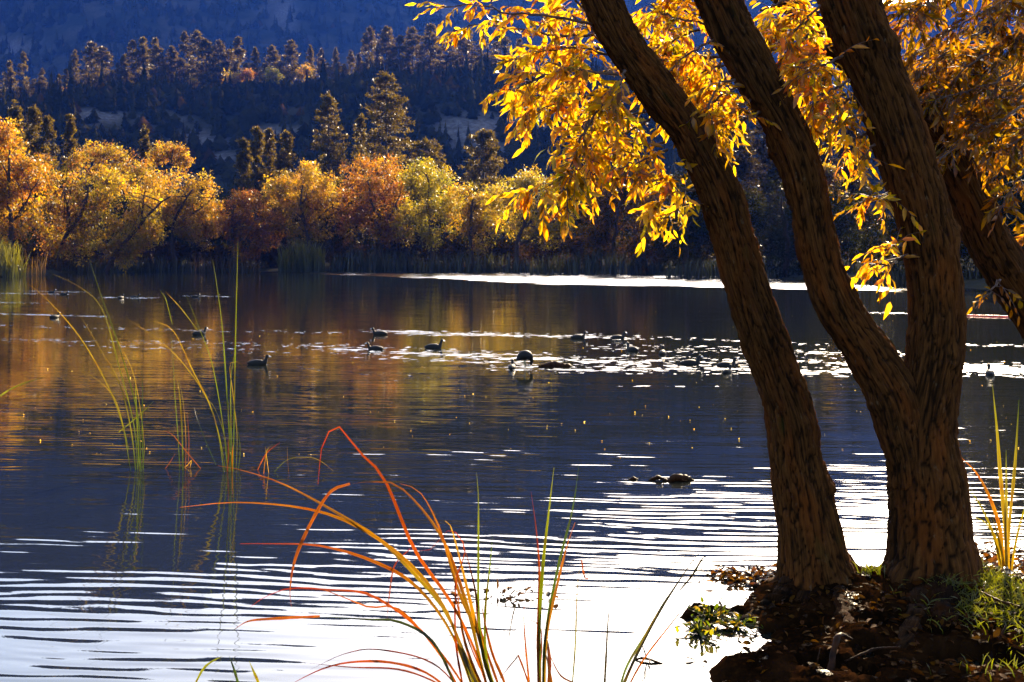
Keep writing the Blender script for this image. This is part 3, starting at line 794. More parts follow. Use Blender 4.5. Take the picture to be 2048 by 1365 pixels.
# ---- forest covering the slopes: one mass
def forest():
    mb = MB()
    def scatter(n, y0, y1, hh, keep, cf, lo=-0.56, hi=0.6):
        Y = np.sqrt(rng.random(n) * (y1 ** 2 - y0 ** 2) + y0 ** 2); u = lo + (hi - lo) * rng.random(n)
        X = u * Y
        z = land_height(X, Y)
        b = bare_mask(X, Y)
        dn = fbm(X / 30, Y / 40, 71)
        k = (rng.random(n) > b * 0.93) & (dn > keep) & (poly_dist(X, Y, LAKE) > 4)
        X, Y, z = X[k], Y[k], z[k]; n = len(X)
        h = hh * (0.55 + 0.8 * rng.random(n)); w = h * (0.16 + 0.16 * rng.random(n))
        conif = rng.random(n) < cf
        # five ragged tiers of three-cornered sprays per tree
        m = 10
        t = np.tile(np.linspace(0.12, 1.0, m), (n, 1)) + rng.normal(size=(n, m)) * 0.03
        prof = np.where(conif[:, None], 1.05 - t, np.sqrt(np.clip(1 - (2 * t - 1.05) ** 2, 0.05, 1)))
        hh2 = np.where(conif, h, h * 0.55)[:, None]
        rad = np.where(conif, w, w * 1.7)[:, None] * prof
        a0 = rng.random((n, m)) * 6.28
        base = np.stack([X, Y, z], -1)[:, None, :]
        tri = []
        for q in range(3):
            a = a0 + q * 2.094 + rng.normal(size=(n, m)) * 0.3
            tri.append(base + np.stack([np.cos(a) * rad, np.sin(a) * rad, t * hh2 - rad * (0.45 + 0.3 * rng.random((n, m)))], -1))
        top = base + np.stack([rng.normal(size=(n, m)) * 0.1 * rad, rng.normal(size=(n, m)) * 0.1 * rad, t * hh2 + 0.18 * hh2], -1)
        V = np.stack(tri + [top], 2).reshape(-1, 3)
        bi = (np.arange(n * m) * 4)[:, None, None]
        T = bi + np.array([[0, 1, 3], [1, 2, 3], [2, 0, 3]])[None]
        c = np.array([[0.020, 0.021, 0.009]]) * (0.5 + 0.9 * rng.random((n, 1)))
        warm = rng.random((n, 1)) < 0.04
        c = np.where(warm & ~conif[:, None], np.array([[0.05, 0.028, 0.008]]) * (0.5 + rng.random((n, 1))), c)
        mb.add(V, T.reshape(-1, 3), None, np.repeat(c, m * 4, 0))
    scatter(1500, 190, 262, 6.0, 0.36, 0.3)
    scatter(7000, 262, 420, 5.5, 0.30, 0.22)
    scatter(600, 300, 424, 9.5, 0.45, 0.9)
    scatter(1400, 435, 640, 12, 0.3, 0.6)
    scatter(15000, 720, 1480, 12, 0.36, 0.5)
    o = mb.build('hillside_forest', M_FOREST)
    tag(o, kind='stuff')
forest()

# ------------------------------------------------------------------ shore plants
def blade(mb, P, w, ca, cb, face=None, tipw=0.06, n=14, twist=0.0, grow=0.25):
    """a folded strap leaf along the rows of P (root first)"""
    C = spline(np.array(P), n)
    T = unit(np.gradient(C, axis=0))
    f = np.array([0.25, -1, 0.1]) if face is None else np.asarray(face, float)
    S = unit(np.cross(T, f)); Nn = np.cross(S, T)
    t = np.linspace(0, 1, n)
    if twist:
        a = twist * t; S, Nn = S * np.cos(a)[:, None] + Nn * np.sin(a)[:, None], Nn * np.cos(a)[:, None] - S * np.sin(a)[:, None]
    ww = w * (1 - grow + grow * np.minimum(1, t * 3)) * np.clip((1 - t) / 0.45, tipw, 1) ** 0.8
    ww = ww * (0.85 + 0.3 * vnoise(t * n * 0.5 + w * 999, t * 0, 8)) if n > 8 else ww
    L = C - S * ww[:, None] * 0.5 + Nn * ww[:, None] * 0.18; Rr = C + S * ww[:, None] * 0.5 + Nn * ww[:, None] * 0.18
    V = np.stack([L, C, Rr], 1).reshape(-1, 3)
    i = np.arange(n - 1)[:, None] * 3
    Q = np.vstack([i + np.array([[0, 1, 4, 3]]), i + np.array([[1, 2, 5, 4]])])
    col = np.asarray(ca)[None] * (1 - t[:, None]) + np.asarray(cb)[None] * t[:, None]
    if n > 8:
        sp = vnoise(t * n * 0.7 + rng.uniform(0, 99), t * 0, 5)[:, None]      # dry spots and streaks
        col = col * (0.55 + 0.7 * sp) * np.where(sp > 0.78, np.array([[0.6, 0.4, 0.4]]), 1.0)
    mb.add(V, None, Q, np.repeat(col, 3, 0) * np.tile([[1.0], [0.6], [1.0]], (n, 1)))

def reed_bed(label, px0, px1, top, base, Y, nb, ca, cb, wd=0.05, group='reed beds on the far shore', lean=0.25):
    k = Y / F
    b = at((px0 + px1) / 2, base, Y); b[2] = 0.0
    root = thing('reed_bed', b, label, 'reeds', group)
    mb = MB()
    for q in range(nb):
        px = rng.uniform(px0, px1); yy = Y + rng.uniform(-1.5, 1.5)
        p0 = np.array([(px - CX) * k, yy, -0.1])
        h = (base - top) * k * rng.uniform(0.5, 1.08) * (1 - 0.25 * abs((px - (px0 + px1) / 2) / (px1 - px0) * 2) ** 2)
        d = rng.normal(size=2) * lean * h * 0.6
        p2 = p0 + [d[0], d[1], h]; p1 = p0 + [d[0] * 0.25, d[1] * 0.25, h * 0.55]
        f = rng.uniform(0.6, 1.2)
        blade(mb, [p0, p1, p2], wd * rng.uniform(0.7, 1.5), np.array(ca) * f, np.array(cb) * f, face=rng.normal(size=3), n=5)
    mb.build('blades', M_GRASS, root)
reed_bed('tall green reed bed standing in the water under the furthest golden willow', -60, 42, 478, 556, 112, 300, (0.035, 0.045, 0.006), (0.17, 0.16, 0.015), 0.09)
reed_bed('pale green grassy reed bed under the golden dome shaped willow', 560, 648, 478, 544, 147, 420, (0.05, 0.06, 0.008), (0.24, 0.23, 0.02), 0.10)
reed_bed('sparse dry reeds beside the tall green reed bed', 44, 85, 495, 553, 120, 26, (0.05, 0.03, 0.01), (0.14, 0.08, 0.02), 0.06)
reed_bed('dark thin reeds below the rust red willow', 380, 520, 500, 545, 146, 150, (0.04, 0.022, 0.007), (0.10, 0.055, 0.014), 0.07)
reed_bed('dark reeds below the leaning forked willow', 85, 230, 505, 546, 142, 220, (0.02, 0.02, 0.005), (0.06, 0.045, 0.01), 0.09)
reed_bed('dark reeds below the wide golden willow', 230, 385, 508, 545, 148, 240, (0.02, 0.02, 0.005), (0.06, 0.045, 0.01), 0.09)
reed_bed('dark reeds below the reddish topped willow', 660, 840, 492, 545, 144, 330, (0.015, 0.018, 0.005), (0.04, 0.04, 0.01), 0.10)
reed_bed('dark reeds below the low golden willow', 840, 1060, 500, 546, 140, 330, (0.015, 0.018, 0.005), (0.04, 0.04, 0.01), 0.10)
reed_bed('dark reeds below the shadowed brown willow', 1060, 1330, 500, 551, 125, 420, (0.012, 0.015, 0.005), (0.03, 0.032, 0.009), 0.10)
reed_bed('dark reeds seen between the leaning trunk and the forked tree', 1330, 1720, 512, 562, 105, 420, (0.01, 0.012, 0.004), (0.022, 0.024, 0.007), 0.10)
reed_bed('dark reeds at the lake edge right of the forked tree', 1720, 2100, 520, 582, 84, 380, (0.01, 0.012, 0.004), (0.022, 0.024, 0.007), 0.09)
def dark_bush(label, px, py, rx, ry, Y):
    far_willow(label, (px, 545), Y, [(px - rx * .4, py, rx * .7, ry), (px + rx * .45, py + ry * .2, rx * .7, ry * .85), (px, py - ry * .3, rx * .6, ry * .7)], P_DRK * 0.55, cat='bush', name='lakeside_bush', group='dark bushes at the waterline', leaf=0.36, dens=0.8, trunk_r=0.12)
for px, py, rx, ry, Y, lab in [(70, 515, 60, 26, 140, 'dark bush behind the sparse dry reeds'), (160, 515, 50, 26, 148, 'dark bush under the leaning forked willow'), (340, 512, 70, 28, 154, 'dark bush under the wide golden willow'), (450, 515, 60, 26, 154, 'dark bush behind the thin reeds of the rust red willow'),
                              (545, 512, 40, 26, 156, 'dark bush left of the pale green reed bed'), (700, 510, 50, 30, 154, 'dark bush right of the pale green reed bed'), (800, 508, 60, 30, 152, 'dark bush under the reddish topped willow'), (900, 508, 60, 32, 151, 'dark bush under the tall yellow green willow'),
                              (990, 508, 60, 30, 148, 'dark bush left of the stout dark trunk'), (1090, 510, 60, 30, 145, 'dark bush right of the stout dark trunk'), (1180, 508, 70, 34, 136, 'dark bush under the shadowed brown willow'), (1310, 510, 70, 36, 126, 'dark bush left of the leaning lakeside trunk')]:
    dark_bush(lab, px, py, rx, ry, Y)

# ------------------------------------------------------------------ foreground willows
def vor_bark(p):
    """crack depth 0..1 (0 in a furrow) at a stretched bark coordinate"""
    w = mnoise.noise_vector(Vector((p[0] * 14, p[1] * 14, p[2] * 6)))
    d, _ = mnoise.voronoi(Vector((p[0] * 19, p[1] * 19, p[2] * 1.15)) + w * 0.7, distance_metric='DISTANCE')
    e, _ = mnoise.voronoi(Vector((p[0] * 44, p[1] * 44, p[2] * 3.0)) + w * 1.0, distance_metric='DISTANCE')
    k = min((d[1] - d[0]) * 4.0, 0.38 + (e[1] - e[0]) * 2.2)
    return min(1.0, max(0.0, k))

def bole(name, edges, Yfun, parent, flare=0.0, ground=None, nseg=110, step=0.016, phase=0.0, top_close=False):
    """trunk from its silhouette: rows of (photo row, left edge, right edge) at distance Yfun(row)"""
    E = np.array(edges, float)
    P = np.array([at((l + r) / 2, y, Yfun(y)) for y, l, r in E])
    rad = []
    mid = (E[:, 1] + E[:, 2]) / 2
    ang = np.arctan2(np.gradient(mid), np.gradient(E[:, 0]))
    for (y, l, r), a in zip(E, ang): rad.append((r - l) / 2 * abs(math.cos(a)) * Yfun(y) / F)
    full = np.hstack([P, np.array(rad)[:, None]])
    length = np.linalg.norm(np.diff(P, axis=0), axis=1).sum()
    n = max(12, int(length / step))
    S = spline(full, n); C = S[:, :3]; rr = S[:, 3]
    T, N, B = frames(C)
    s = np.concatenate([[0], np.cumsum(np.linalg.norm(np.diff(C, axis=0), axis=1))])
    a = np.linspace(0, 2 * math.pi, nseg, endpoint=False)
    V = np.zeros((n, nseg, 3)); bk = np.zeros((n, nseg, 3)); dep = np.zeros((n, nseg))
    kn = [(rng.uniform(0.05, 0.95) * s[-1], rng.uniform(0, 6.28), rng.uniform(0.04, 0.09), rng.uniform(0.015, 0.04)) for _ in range(11)]
    for i in range(n):
        z = C[i][2]
        fl = flare * math.exp(-max(0, z - 0.06) / 0.13) if flare else 0
        for j in range(nseg):
            ca, sa = math.cos(a[j] + phase), math.sin(a[j] + phase)
            b = (0.24 * ca, 0.24 * sa, s[i])
            k = vor_bark(b)
            lump = mnoise.fractal(Vector((ca * 1.1, sa * 1.1, s[i] * 1.3 + phase)), 1.0, 2.0, 3)
            lobes = 1 + fl * (0.55 + 0.55 * math.sin(a[j] * 5 + phase * 3) + 0.35 * math.sin(a[j] * 3 + 1.3))
            fine = mnoise.noise(Vector((ca * 11, sa * 11, s[i] * 9)))
            r = rr[i] * lobes * (1 + 0.05 * lump) - 0.024 * (1 - k) ** 1.2 + 0.004 * fine
            for ks, ka, kr, kh in kn:      # knots and old branch scars
                ds = s[i] - ks
                if abs(ds) < kr * 2:
                    da = (a[j] - ka + math.pi) % (2 * math.pi) - math.pi
                    q2 = (ds * ds + (da * rr[i]) ** 2) / (kr * kr)
                    if q2 < 4: r += kh * (math.exp(-q2 * 1.4) - 0.75 * math.exp(-q2 * 9)); k *= 1 - 0.8 * math.exp(-q2 * 8)
            V[i, j] = C[i] + r * (math.cos(a[j]) * N[i] + math.sin(a[j]) * B[i])
            bk[i, j] = b; dep[i, j] = k
    i, j = np.meshgrid(np.arange(n - 1), np.arange(nseg), indexing='ij'); j2 = (j + 1) % nseg
    Q = np.stack([i * nseg + j, i * nseg + j2, (i + 1) * nseg + j2, (i + 1) * nseg + j], -1).reshape(-1, 4)
    Vf = np.vstack([V.reshape(-1, 3), C[0], C[-1]])
    jj = np.arange(nseg)
    Tt = np.vstack([np.stack([np.full(nseg, n * nseg), (jj + 1) % nseg, jj], -1), np.stack([np.full(nseg, n * nseg + 1), (n - 1) * nseg + jj, (n - 1) * nseg + (jj + 1) % nseg], -1)])
    bf = np.vstack([bk.reshape(-1, 3), [[0, 0, 0]], [[0, 0, s[-1]]]])
    return mesh(name, Vf, [Q, Tt], M_BARK, parent, smooth=True, attrs={'bark': bf, 'depth': np.append(dep.ravel(), [1, 1])})

def root_tube(parent, px_pts, radii, zoff=0.0):
    """a surface root following the bank"""
    pts = np.array([bank_at(x, y) + [0, 0, zoff] for x, y in px_pts])
    S = spline(np.hstack([pts, np.array(radii)[:, None]]), 40)
    S[:, :3] += rng.normal(size=(40, 3)) * 0.004
    n = 18; C = S[:, :3]; T, N, B = frames(C)
    a = np.linspace(0, 2 * math.pi, n, endpoint=False)
    S[:, 2] -= S[:, 3] * 0.55; S[:, 3] *= 0.8 + 0.25 * rng.random(40); V = np.zeros((40, n, 3)); bk = np.zeros((40, n, 3)); dep = np.zeros((40, n))
    for i in range(40):
        for j in range(n):
            b = (0.12 * math.cos(a[j]) + px_pts[0][0], 0.12 * math.sin(a[j]), i * 0.03)
            k = vor_bark(b); r = S[i, 3] * (1 + 0.3 * mnoise.noise(Vector(b) * 9)) - 0.006 * (1 - k)
            V[i, j] = C[i] + r * (math.cos(a[j]) * N[i] + math.sin(a[j]) * B[i]); bk[i, j] = b; dep[i, j] = k
    i, j = np.meshgrid(np.arange(39), np.arange(n), indexing='ij'); j2 = (j + 1) % n
    Q = np.stack([i * n + j, i * n + j2, (i + 1) * n + j2, (i + 1) * n + j], -1).reshape(-1, 4)
    return mesh('root', V.reshape(-1, 3), Q, M_ROOT, parent, smooth=True, attrs={'bark': bk.reshape(-1, 3), 'depth': dep.ravel()})

def leafy_branch(parent, pts, Y0, Y1, twigs=12, per=10, leaf=0.09, tw=0.26, pal=GOLD, r0=0.009, droop=0.42, w=None, spread=1.25):
    """a branch through photo pixels pts, its depth running Y0 -> Y1, with twigs and hanging lance leaves"""
    m = len(pts); twigs = int(twigs * 1.7)
    P = np.array([at(x, y, Y0 + (Y1 - Y0) * q / max(1, m - 1)) for q, (x, y) in enumerate(pts)])
    n = 16
    C = spline(P, n); C[1:] += rng.normal(size=(n - 1, 3)) * 0.006
    wood = MB(); lv = MB()
    tube(wood, C, np.linspace(r0, r0 * 0.3, n), 6)
    T = unit(np.gradient(C, axis=0))
    for k in range(twigs):
        f = 0.12 + 0.88 * (k + rng.random()) / twigs
        x = f * (n - 1); i = min(int(x), n - 2); p = C[i] + (C[i + 1] - C[i]) * (x - i)
        L = tw * rng.uniform(0.45, 1.1) * (1.1 - 0.4 * f)
        d0 = unit(T[i] * 0.7 + rng.normal(size=3) * np.array([0.8, 0.8, 0.55]) * spread + [0, 0, -0.15])
        q = np.array([p, p + d0 * L * 0.5, p + d0 * L * 0.95 + [0, 0, -0.38 * L * droop]])
        tc = spline(q, 8)
        tube(wood, tc, np.linspace(0.0032, 0.0012, 8), 3)
        tt = unit(np.gradient(tc, axis=0))
        nl = max(3, int(per * rng.uniform(0.7, 1.3)))
        fi = np.linspace(0.15, 1, nl) * 7; ii = np.minimum(fi.astype(int), 6)
        lp = tc[ii] + (tc[ii + 1] - tc[ii]) * (fi - ii)[:, None]
        td = tt[ii]
        sidev = unit(np.cross(td, np.array([0, 0, 1.0]) + rng.normal(size=(nl, 3)) * 0.4))
        sg = np.where(np.arange(nl) % 2 == 0, 1, -1)[:, None]
        D = td * 0.75 + sidev * sg * 0.55 + rng.normal(size=(nl, 3)) * 0.28 + np.array([0, 0, -droop])
        N = rng.normal(size=(nl, 3)) * 0.7 + np.array([-0.25, -0.8, 0.3])
        tone = pick(pal, 1, w); c = (0.5 * tone + 0.5 * pick(pal, nl, w)) * np.where(rng.random((nl, 1)) < 0.16, 0.35, 1.0)
        lf = leaf * rng.uniform(0.4, 1.2, nl)
        lance(lv, lp, D, N, lf, lf * rng.uniform(0.22, 0.33, nl), c, rng.uniform(0.0, 0.45, nl), 0.22)
    b = wood.build('branch', M_TWIG, parent)
    lv.build('leaves', M_LEAF, b)
    return b

# --- leaning tree
t1 = thing('willow_tree', bank_at(1632, 1185), 'single bole willow leaning left out over the lake', 'tree', 'big willows on the near bank')
Y1 = lambda y: 7.28 - 0.25 * sstep(1100, -50, y) + 0.0
bole('trunk', [(-110, 1098, 1190), (-60, 1130, 1218), (0, 1157, 1248), (50, 1180, 1274), (100, 1210, 1304), (150, 1242, 1344), (200, 1275, 1381), (264, 1330, 1425), (300, 1351, 1443), (350, 1377, 1471), (400, 1397, 1494), (450, 1412, 1506), (500, 1427, 1521), (560, 1442, 1537),
               (620, 1461, 1558), (680, 1476, 1581), (740, 1498, 1601), (800, 1519, 1624), (860, 1532, 1639), (912, 1539, 1646), (970, 1544, 1661), (1060, 1553, 1681), (1120, 1557, 1697), (1155, 1558, 1708), (1185, 1550, 1716), (1225, 1545, 1722)], Y1, t1, flare=0.34, phase=0.4)
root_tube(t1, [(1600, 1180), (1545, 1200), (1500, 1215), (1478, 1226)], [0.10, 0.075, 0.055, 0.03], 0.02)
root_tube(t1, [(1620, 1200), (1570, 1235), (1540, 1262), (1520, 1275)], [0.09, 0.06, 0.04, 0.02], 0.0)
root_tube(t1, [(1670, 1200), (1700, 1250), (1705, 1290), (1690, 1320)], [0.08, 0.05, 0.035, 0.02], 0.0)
LB = [([(1185, 50), (1110, 35), (1020, 25), (965, 12), (882, 13)], 7.0, 6.7, 11, 8), ([(1190, 70), (1120, 70), (1040, 60), (960, 50), (905, 60)], 7.1, 7.3, 10, 7),
      ([(1215, 110), (1150, 95), (1080, 105), (1020, 120)], 7.1, 7.2, 14, 9), ([(1235, 150), (1170, 140), (1100, 150), (1040, 175), (995, 178)], 7.0, 6.8, 15, 9),
      ([(1200, 95), (1140, 130), (1080, 170), (1040, 195)], 7.2, 7.5, 13, 9), ([(1262, 190), (1205, 185), (1150, 195), (1090, 215), (1050, 230)], 6.9, 6.9, 14, 9),
      ([(1260, 185), (1210, 205), (1175, 255), (1160, 310), (1135, 345), (1090, 375), (1035, 385)], 6.85, 6.7, 18, 9), ([(1180, 240), (1150, 300), (1140, 350), (1135, 395), (1140, 425)], 6.8, 6.75, 13, 8),
      ([(1275, 215), (1225, 240), (1190, 290), (1185, 340), (1195, 370)], 7.0, 7.1, 14, 8), ([(1300, 240), (1250, 270), (1215, 300), (1190, 320)], 7.1, 7.2, 12, 8),
      ([(1335, 300), (1290, 320), (1250, 335), (1230, 345)], 7.1, 6.95, 9, 7), ([(1385, 350), (1345, 355), (1300, 360), (1255, 350)], 7.1, 7.0, 8, 7),
      ([(1390, 380), (1350, 385), (1320, 410), (1300, 440)], 7.05, 7.0, 9, 7), ([(1400, 405), (1370, 415), (1345, 425), (1325, 440)], 7.1, 7.15, 8, 6),
      ([(1250, 140), (1240, 170), (1235, 200), (1215, 220)], 6.75, 6.7, 7, 8), ([(1225, 90), (1180, 60), (1130, 20), (1080, -10)], 7.3, 7.4, 12, 8),
      ([(1240, 130), (1190, 150), (1130, 180), (1090, 215), (1060, 260)], 7.4, 7.6, 13, 8), ([(1190, 40), (1150, 0), (1110, -40), (1060, -60)], 7.1, 7.2, 10, 8),
      ([(1290, 225), (1240, 230), (1200, 250), (1170, 275)], 7.3, 7.5, 12, 8), ([(1330, 285), (1280, 290), (1240, 300), (1215, 330)], 7.3, 7.4, 10, 8)]
for pts, a, b, tw_, pr in LB: leafy_branch(t1, pts, a, b, tw_, pr)

# --- forked tree
t2 = thing('willow_tree', bank_at(1866, 1190), 'forked willow with a thick base dividing into two stems', 'tree', 'big willows on the near bank')
Y2 = lambda y: 7.2 + 0.0 * y
bole('trunk', [(-110, 1590, 1706), (-60, 1612, 1732), (0, 1631, 1761), (50, 1652, 1776), (100, 1672, 1795), (150, 1695, 1813), (200, 1714, 1835), (250, 1732, 1851), (300, 1749, 1866), (350, 1765, 1880), (400, 1780, 1896), (450, 1795, 1906), (520, 1809, 1918), (580, 1816, 1926),
               (640, 1817, 1929), (700, 1812, 1927), (740, 1806, 1922), (800, 1792, 1915), (860, 1780, 1912), (912, 1776, 1919), (970, 1776, 1932), (1060, 1778, 1942), (1120, 1773, 1955), (1155, 1765, 1958), (1185, 1756, 1966), (1230, 1745, 1972)], Y2, t2, flare=0.30, phase=2.1)
bole('stem', [(-110, 1325, 1425), (-60, 1355, 1458), (0, 1386, 1490), (60, 1411, 1516), (120, 1446, 1551), (180, 1478, 1580), (240, 1516, 1609), (300, 1544, 1636), (360, 1562, 1653), (420, 1578, 1663), (480, 1588, 1676), (540, 1603, 1692), (600, 1620, 1720), (650, 1646, 1750),
              (700, 1674, 1790), (760, 1710, 1828), (800, 1730, 1845), (850, 1748, 1852), (912, 1768, 1864), (970, 1779, 1870)], lambda y: 7.16 + 0 * y, t2, phase=4.4, nseg=72)
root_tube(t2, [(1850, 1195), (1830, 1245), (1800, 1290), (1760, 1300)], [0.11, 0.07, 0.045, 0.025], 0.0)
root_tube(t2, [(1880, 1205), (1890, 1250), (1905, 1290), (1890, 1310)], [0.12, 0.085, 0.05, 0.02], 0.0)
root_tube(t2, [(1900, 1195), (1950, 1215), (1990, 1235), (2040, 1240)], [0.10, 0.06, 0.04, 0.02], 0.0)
LB2 = [([(1415, 50), (1370, 40), (1330, 30), (1295, 5)], 7.2, 7.3, 11, 8), ([(1430, 80), (1390, 100), (1350, 130), (1320, 175)], 7.1, 7.2, 12, 8), ([(1455, 130), (1410, 140), (1370, 160), (1340, 190)], 7.3, 7.4, 12, 8),
       ([(1480, 175), (1440, 195), (1410, 225), (1390, 250)], 7.1, 7.2, 11, 8), ([(1500, 200), (1470, 220), (1445, 250), (1440, 275)], 7.1, 7.0, 8, 7), ([(1470, 160), (1440, 170), (1420, 210), (1430, 260), (1440, 285)], 7.0, 6.95, 9, 7),
       ([(1420, 20), (1380, -10), (1340, -20), (1300, -40)], 7.3, 7.3, 10, 8), ([(1400, 60), (1350, 80), (1310, 110), (1300, 140)], 7.4, 7.5, 12, 8), ([(1520, 225), (1500, 235), (1485, 240), (1478, 250)], 7.1, 7.05, 4, 5),
       ([(1450, 110), (1430, 150), (1400, 190), (1370, 215)], 7.5, 7.6, 10, 8),
       ([(1640, 10), (1610, 40), (1585, 70), (1570, 110)], 7.1, 7.2, 9, 7), ([(1655, 55), (1620, 70), (1590, 90), (1550, 80)], 7.2, 7.3, 8, 7), ([(1685, 110), (1650, 130), (1620, 140), (1590, 130)], 7.0, 7.0, 8, 7),
       ([(1700, 160), (1665, 180), (1640, 190), (1615, 220)], 7.1, 7.2, 8, 7), ([(1725, 225), (1700, 235), (1680, 245), (1650, 240)], 7.05, 7.0, 6, 6), ([(1750, 290), (1730, 310), (1718, 325), (1712, 345)], 7.1, 7.1, 5, 6),
       ([(1790, 395), (1765, 400), (1740, 400), (1718, 408)], 7.1, 7.05, 8, 6), ([(1812, 490), (1785, 495), (1758, 495), (1740, 500)], 7.1, 7.05, 6, 5), ([(1815, 510), (1790, 520), (1765, 530), (1730, 525)], 7.15, 7.1, 8, 5), ([(1520, 20), (1550, 10), (1580, 0), (1600, 20)], 7.3, 7.3, 7, 6)]
LB2 += [([(1405, 45), (1360, 20), (1310, 40), (1270, 60)], 7.6, 7.8, 12, 8), ([(1440, 115), (1400, 115), (1350, 100), (1310, 90)], 7.6, 7.7, 12, 8), ([(1465, 155), (1420, 175), (1385, 190), (1345, 230)], 7.6, 7.8, 12, 8),
        ([(1495, 205), (1460, 215), (1425, 250), (1405, 275)], 7.5, 7.6, 10, 7), ([(1640, 25), (1600, 25), (1560, 40), (1530, 60)], 7.5, 7.7, 11, 8), ([(1670, 85), (1635, 95), (1600, 115), (1575, 150)], 7.5, 7.6, 11, 8),
        ([(1715, 190), (1690, 205), (1670, 220), (1640, 235)], 7.5, 7.6, 9, 7), ([(1740, 260), (1720, 275), (1700, 280), (1690, 300)], 7.4, 7.5, 6, 6), ([(1700, 150), (1660, 150), (1640, 165), (1610, 175)], 7.6, 7.7, 9, 7)]
for pts, a, b, tw_, pr in LB2[-9:]: leafy_branch(t2, pts, a, b, tw_, pr)
RED = np.array([[0.62, 0.14, 0.02], [0.66, 0.2, 0.02], [0.6, 0.3, 0.02]])
for pts, a, b, tw_, pr in LB2: leafy_branch(t2, pts, a, b, tw_, pr)
leafy_branch(t2, [(1660, 90), (1630, 110), (1605, 130), (1590, 150)], 7.2, 7.1, 6, 6, pal=RED)
leafy_branch(t2, [(1690, 190), (1660, 200), (1630, 205), (1625, 225)], 7.2, 7.1, 5, 6, pal=RED)

# --- tree leaning in from the right, behind
base3 = np.array([5.6, 8.3, 0.1])
t3 = thing('willow_tree', base3, 'shaded willow bole slanting behind the forked tree from out of view', 'tree', 'big willows on the near bank')
bole('trunk', [(-40, 1500, 1560), (20, 1560, 1630), (90, 1625, 1705), (150, 1690, 1778), (210, 1755, 1850), (270, 1812, 1912), (330, 1853, 1953), (400, 1893, 1990), (470, 1921, 2022), (540, 1958, 2062), (610, 2003, 2108), (690, 2052, 2160), (780, 2120, 2240), (900, 2230, 2370), (1020, 2370, 2540), (1100, 2500, 2720)],
     lambda y: 8.3 + 0 * y, t3, phase=1.2, nseg=72, step=0.022)
AMBER_SHADE = np.array([[0.20, 0.08, 0.003], [0.34, 0.17, 0.006], [0.15, 0.05, 0.003], [0.14, 0.10, 0.006], [0.22, 0.07, 0.003]])  # dimmed leaf palette: shade of the right foliage put into its colour
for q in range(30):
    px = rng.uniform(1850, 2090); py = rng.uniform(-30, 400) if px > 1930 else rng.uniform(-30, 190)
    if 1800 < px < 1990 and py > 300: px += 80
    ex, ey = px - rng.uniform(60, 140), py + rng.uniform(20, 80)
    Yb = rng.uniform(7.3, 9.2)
    leafy_branch(t3, [(px + 60, py - 40), (px + 20, py - 15), ((px + ex) / 2 + 10, (py + ey) / 2 - 6), (ex + 20, ey)], Yb, Yb - rng.uniform(-0.3, 0.4), 12, 8, pal=AMBER_SHADE)
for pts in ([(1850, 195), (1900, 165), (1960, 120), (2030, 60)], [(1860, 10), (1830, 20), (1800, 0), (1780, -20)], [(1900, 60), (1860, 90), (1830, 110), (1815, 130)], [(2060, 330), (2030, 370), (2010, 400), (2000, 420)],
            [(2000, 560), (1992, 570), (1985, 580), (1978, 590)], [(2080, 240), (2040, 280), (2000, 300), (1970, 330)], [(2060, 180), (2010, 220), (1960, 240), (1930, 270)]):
    leafy_branch(t3, pts, 8.0, 7.9, 9 if pts[0][1] != 560 else 3, 7, pal=AMBER_SHADE)
for q in range(30):  # deeper foliage added sunward, partly out of view, to shade the bank
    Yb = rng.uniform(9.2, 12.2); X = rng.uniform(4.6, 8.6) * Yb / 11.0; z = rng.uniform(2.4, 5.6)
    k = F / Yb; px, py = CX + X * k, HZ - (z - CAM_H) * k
    leafy_branch(t3, [(px, py), (px - 20, py + 20), (px - 50, py + 30), (px - 110, py + 60)], Yb, Yb - rng.uniform(-0.5, 0.5), 15, 9, leaf=0.12, tw=0.4, pal=AMBER_SHADE)
# foliage added over the bank, mostly above the view: shades ground and boles
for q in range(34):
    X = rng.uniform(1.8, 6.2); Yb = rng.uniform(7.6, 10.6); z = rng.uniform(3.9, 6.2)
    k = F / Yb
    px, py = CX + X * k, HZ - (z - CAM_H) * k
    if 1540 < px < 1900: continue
    leafy_branch([t2, t3][q % 2], [(px, py), (px + rng.uniform(-60, 60), py + 20), (px + rng.uniform(-160, 160), py + 60), (px + rng.uniform(-240, 240), py + 120)], Yb, Yb + rng.uniform(-0.8, 0.8), 16, 9, leaf=0.12, tw=0.4, pal=AMBER_SHADE)

# ------------------------------------------------------------------ reeds in the near water
GRN_, GRN2, OLV = (0.055, 0.10, 0.006), (0.17, 0.20, 0.012), (0.20, 0.15, 0.01)
ORNG, REDD, RUST, GLD, DARK = (0.32, 0.085, 0.003), (0.28, 0.025, 0.004), (0.20, 0.05, 0.005), (0.42, 0.25, 0.02), (0.03, 0.025, 0.006)
BLU = (0.10, 0.16, 0.14)
def clump(label, base_px, blades, width=0.0115, Y=None, group='reed clumps standing in the near water', name='reed_clump'):
    """blades: (photo pixel path from root to tip, root colour, tip colour, width factor)"""
    b = gp(*base_px) if Y is None else at(base_px[0], base_px[1], Y)
    if Y is None: Y = b[1]
    root = thing(name, (b[0], b[1], 0.0), label, 'reeds', group)
    for q, (pts, ca, cb, wf) in enumerate(blades):
        dy = rng.uniform(-0.12, 0.12)
        m = len(pts)
        bend = rng.uniform(-0.25, 0.25)
        P = [at(x, y, Y + dy + bend * (k / max(1, m - 1)) ** 2) for k, (x, y) in enumerate(pts)]
        mb = MB()
        blade(mb, P, width * wf, ca, cb, n=22, twist=rng.uniform(-0.9, 0.9), face=(rng.uniform(-.6, .6), -1, 0.15))
        mb.build('blade', M_BLADE, root, smooth=True)
    return root
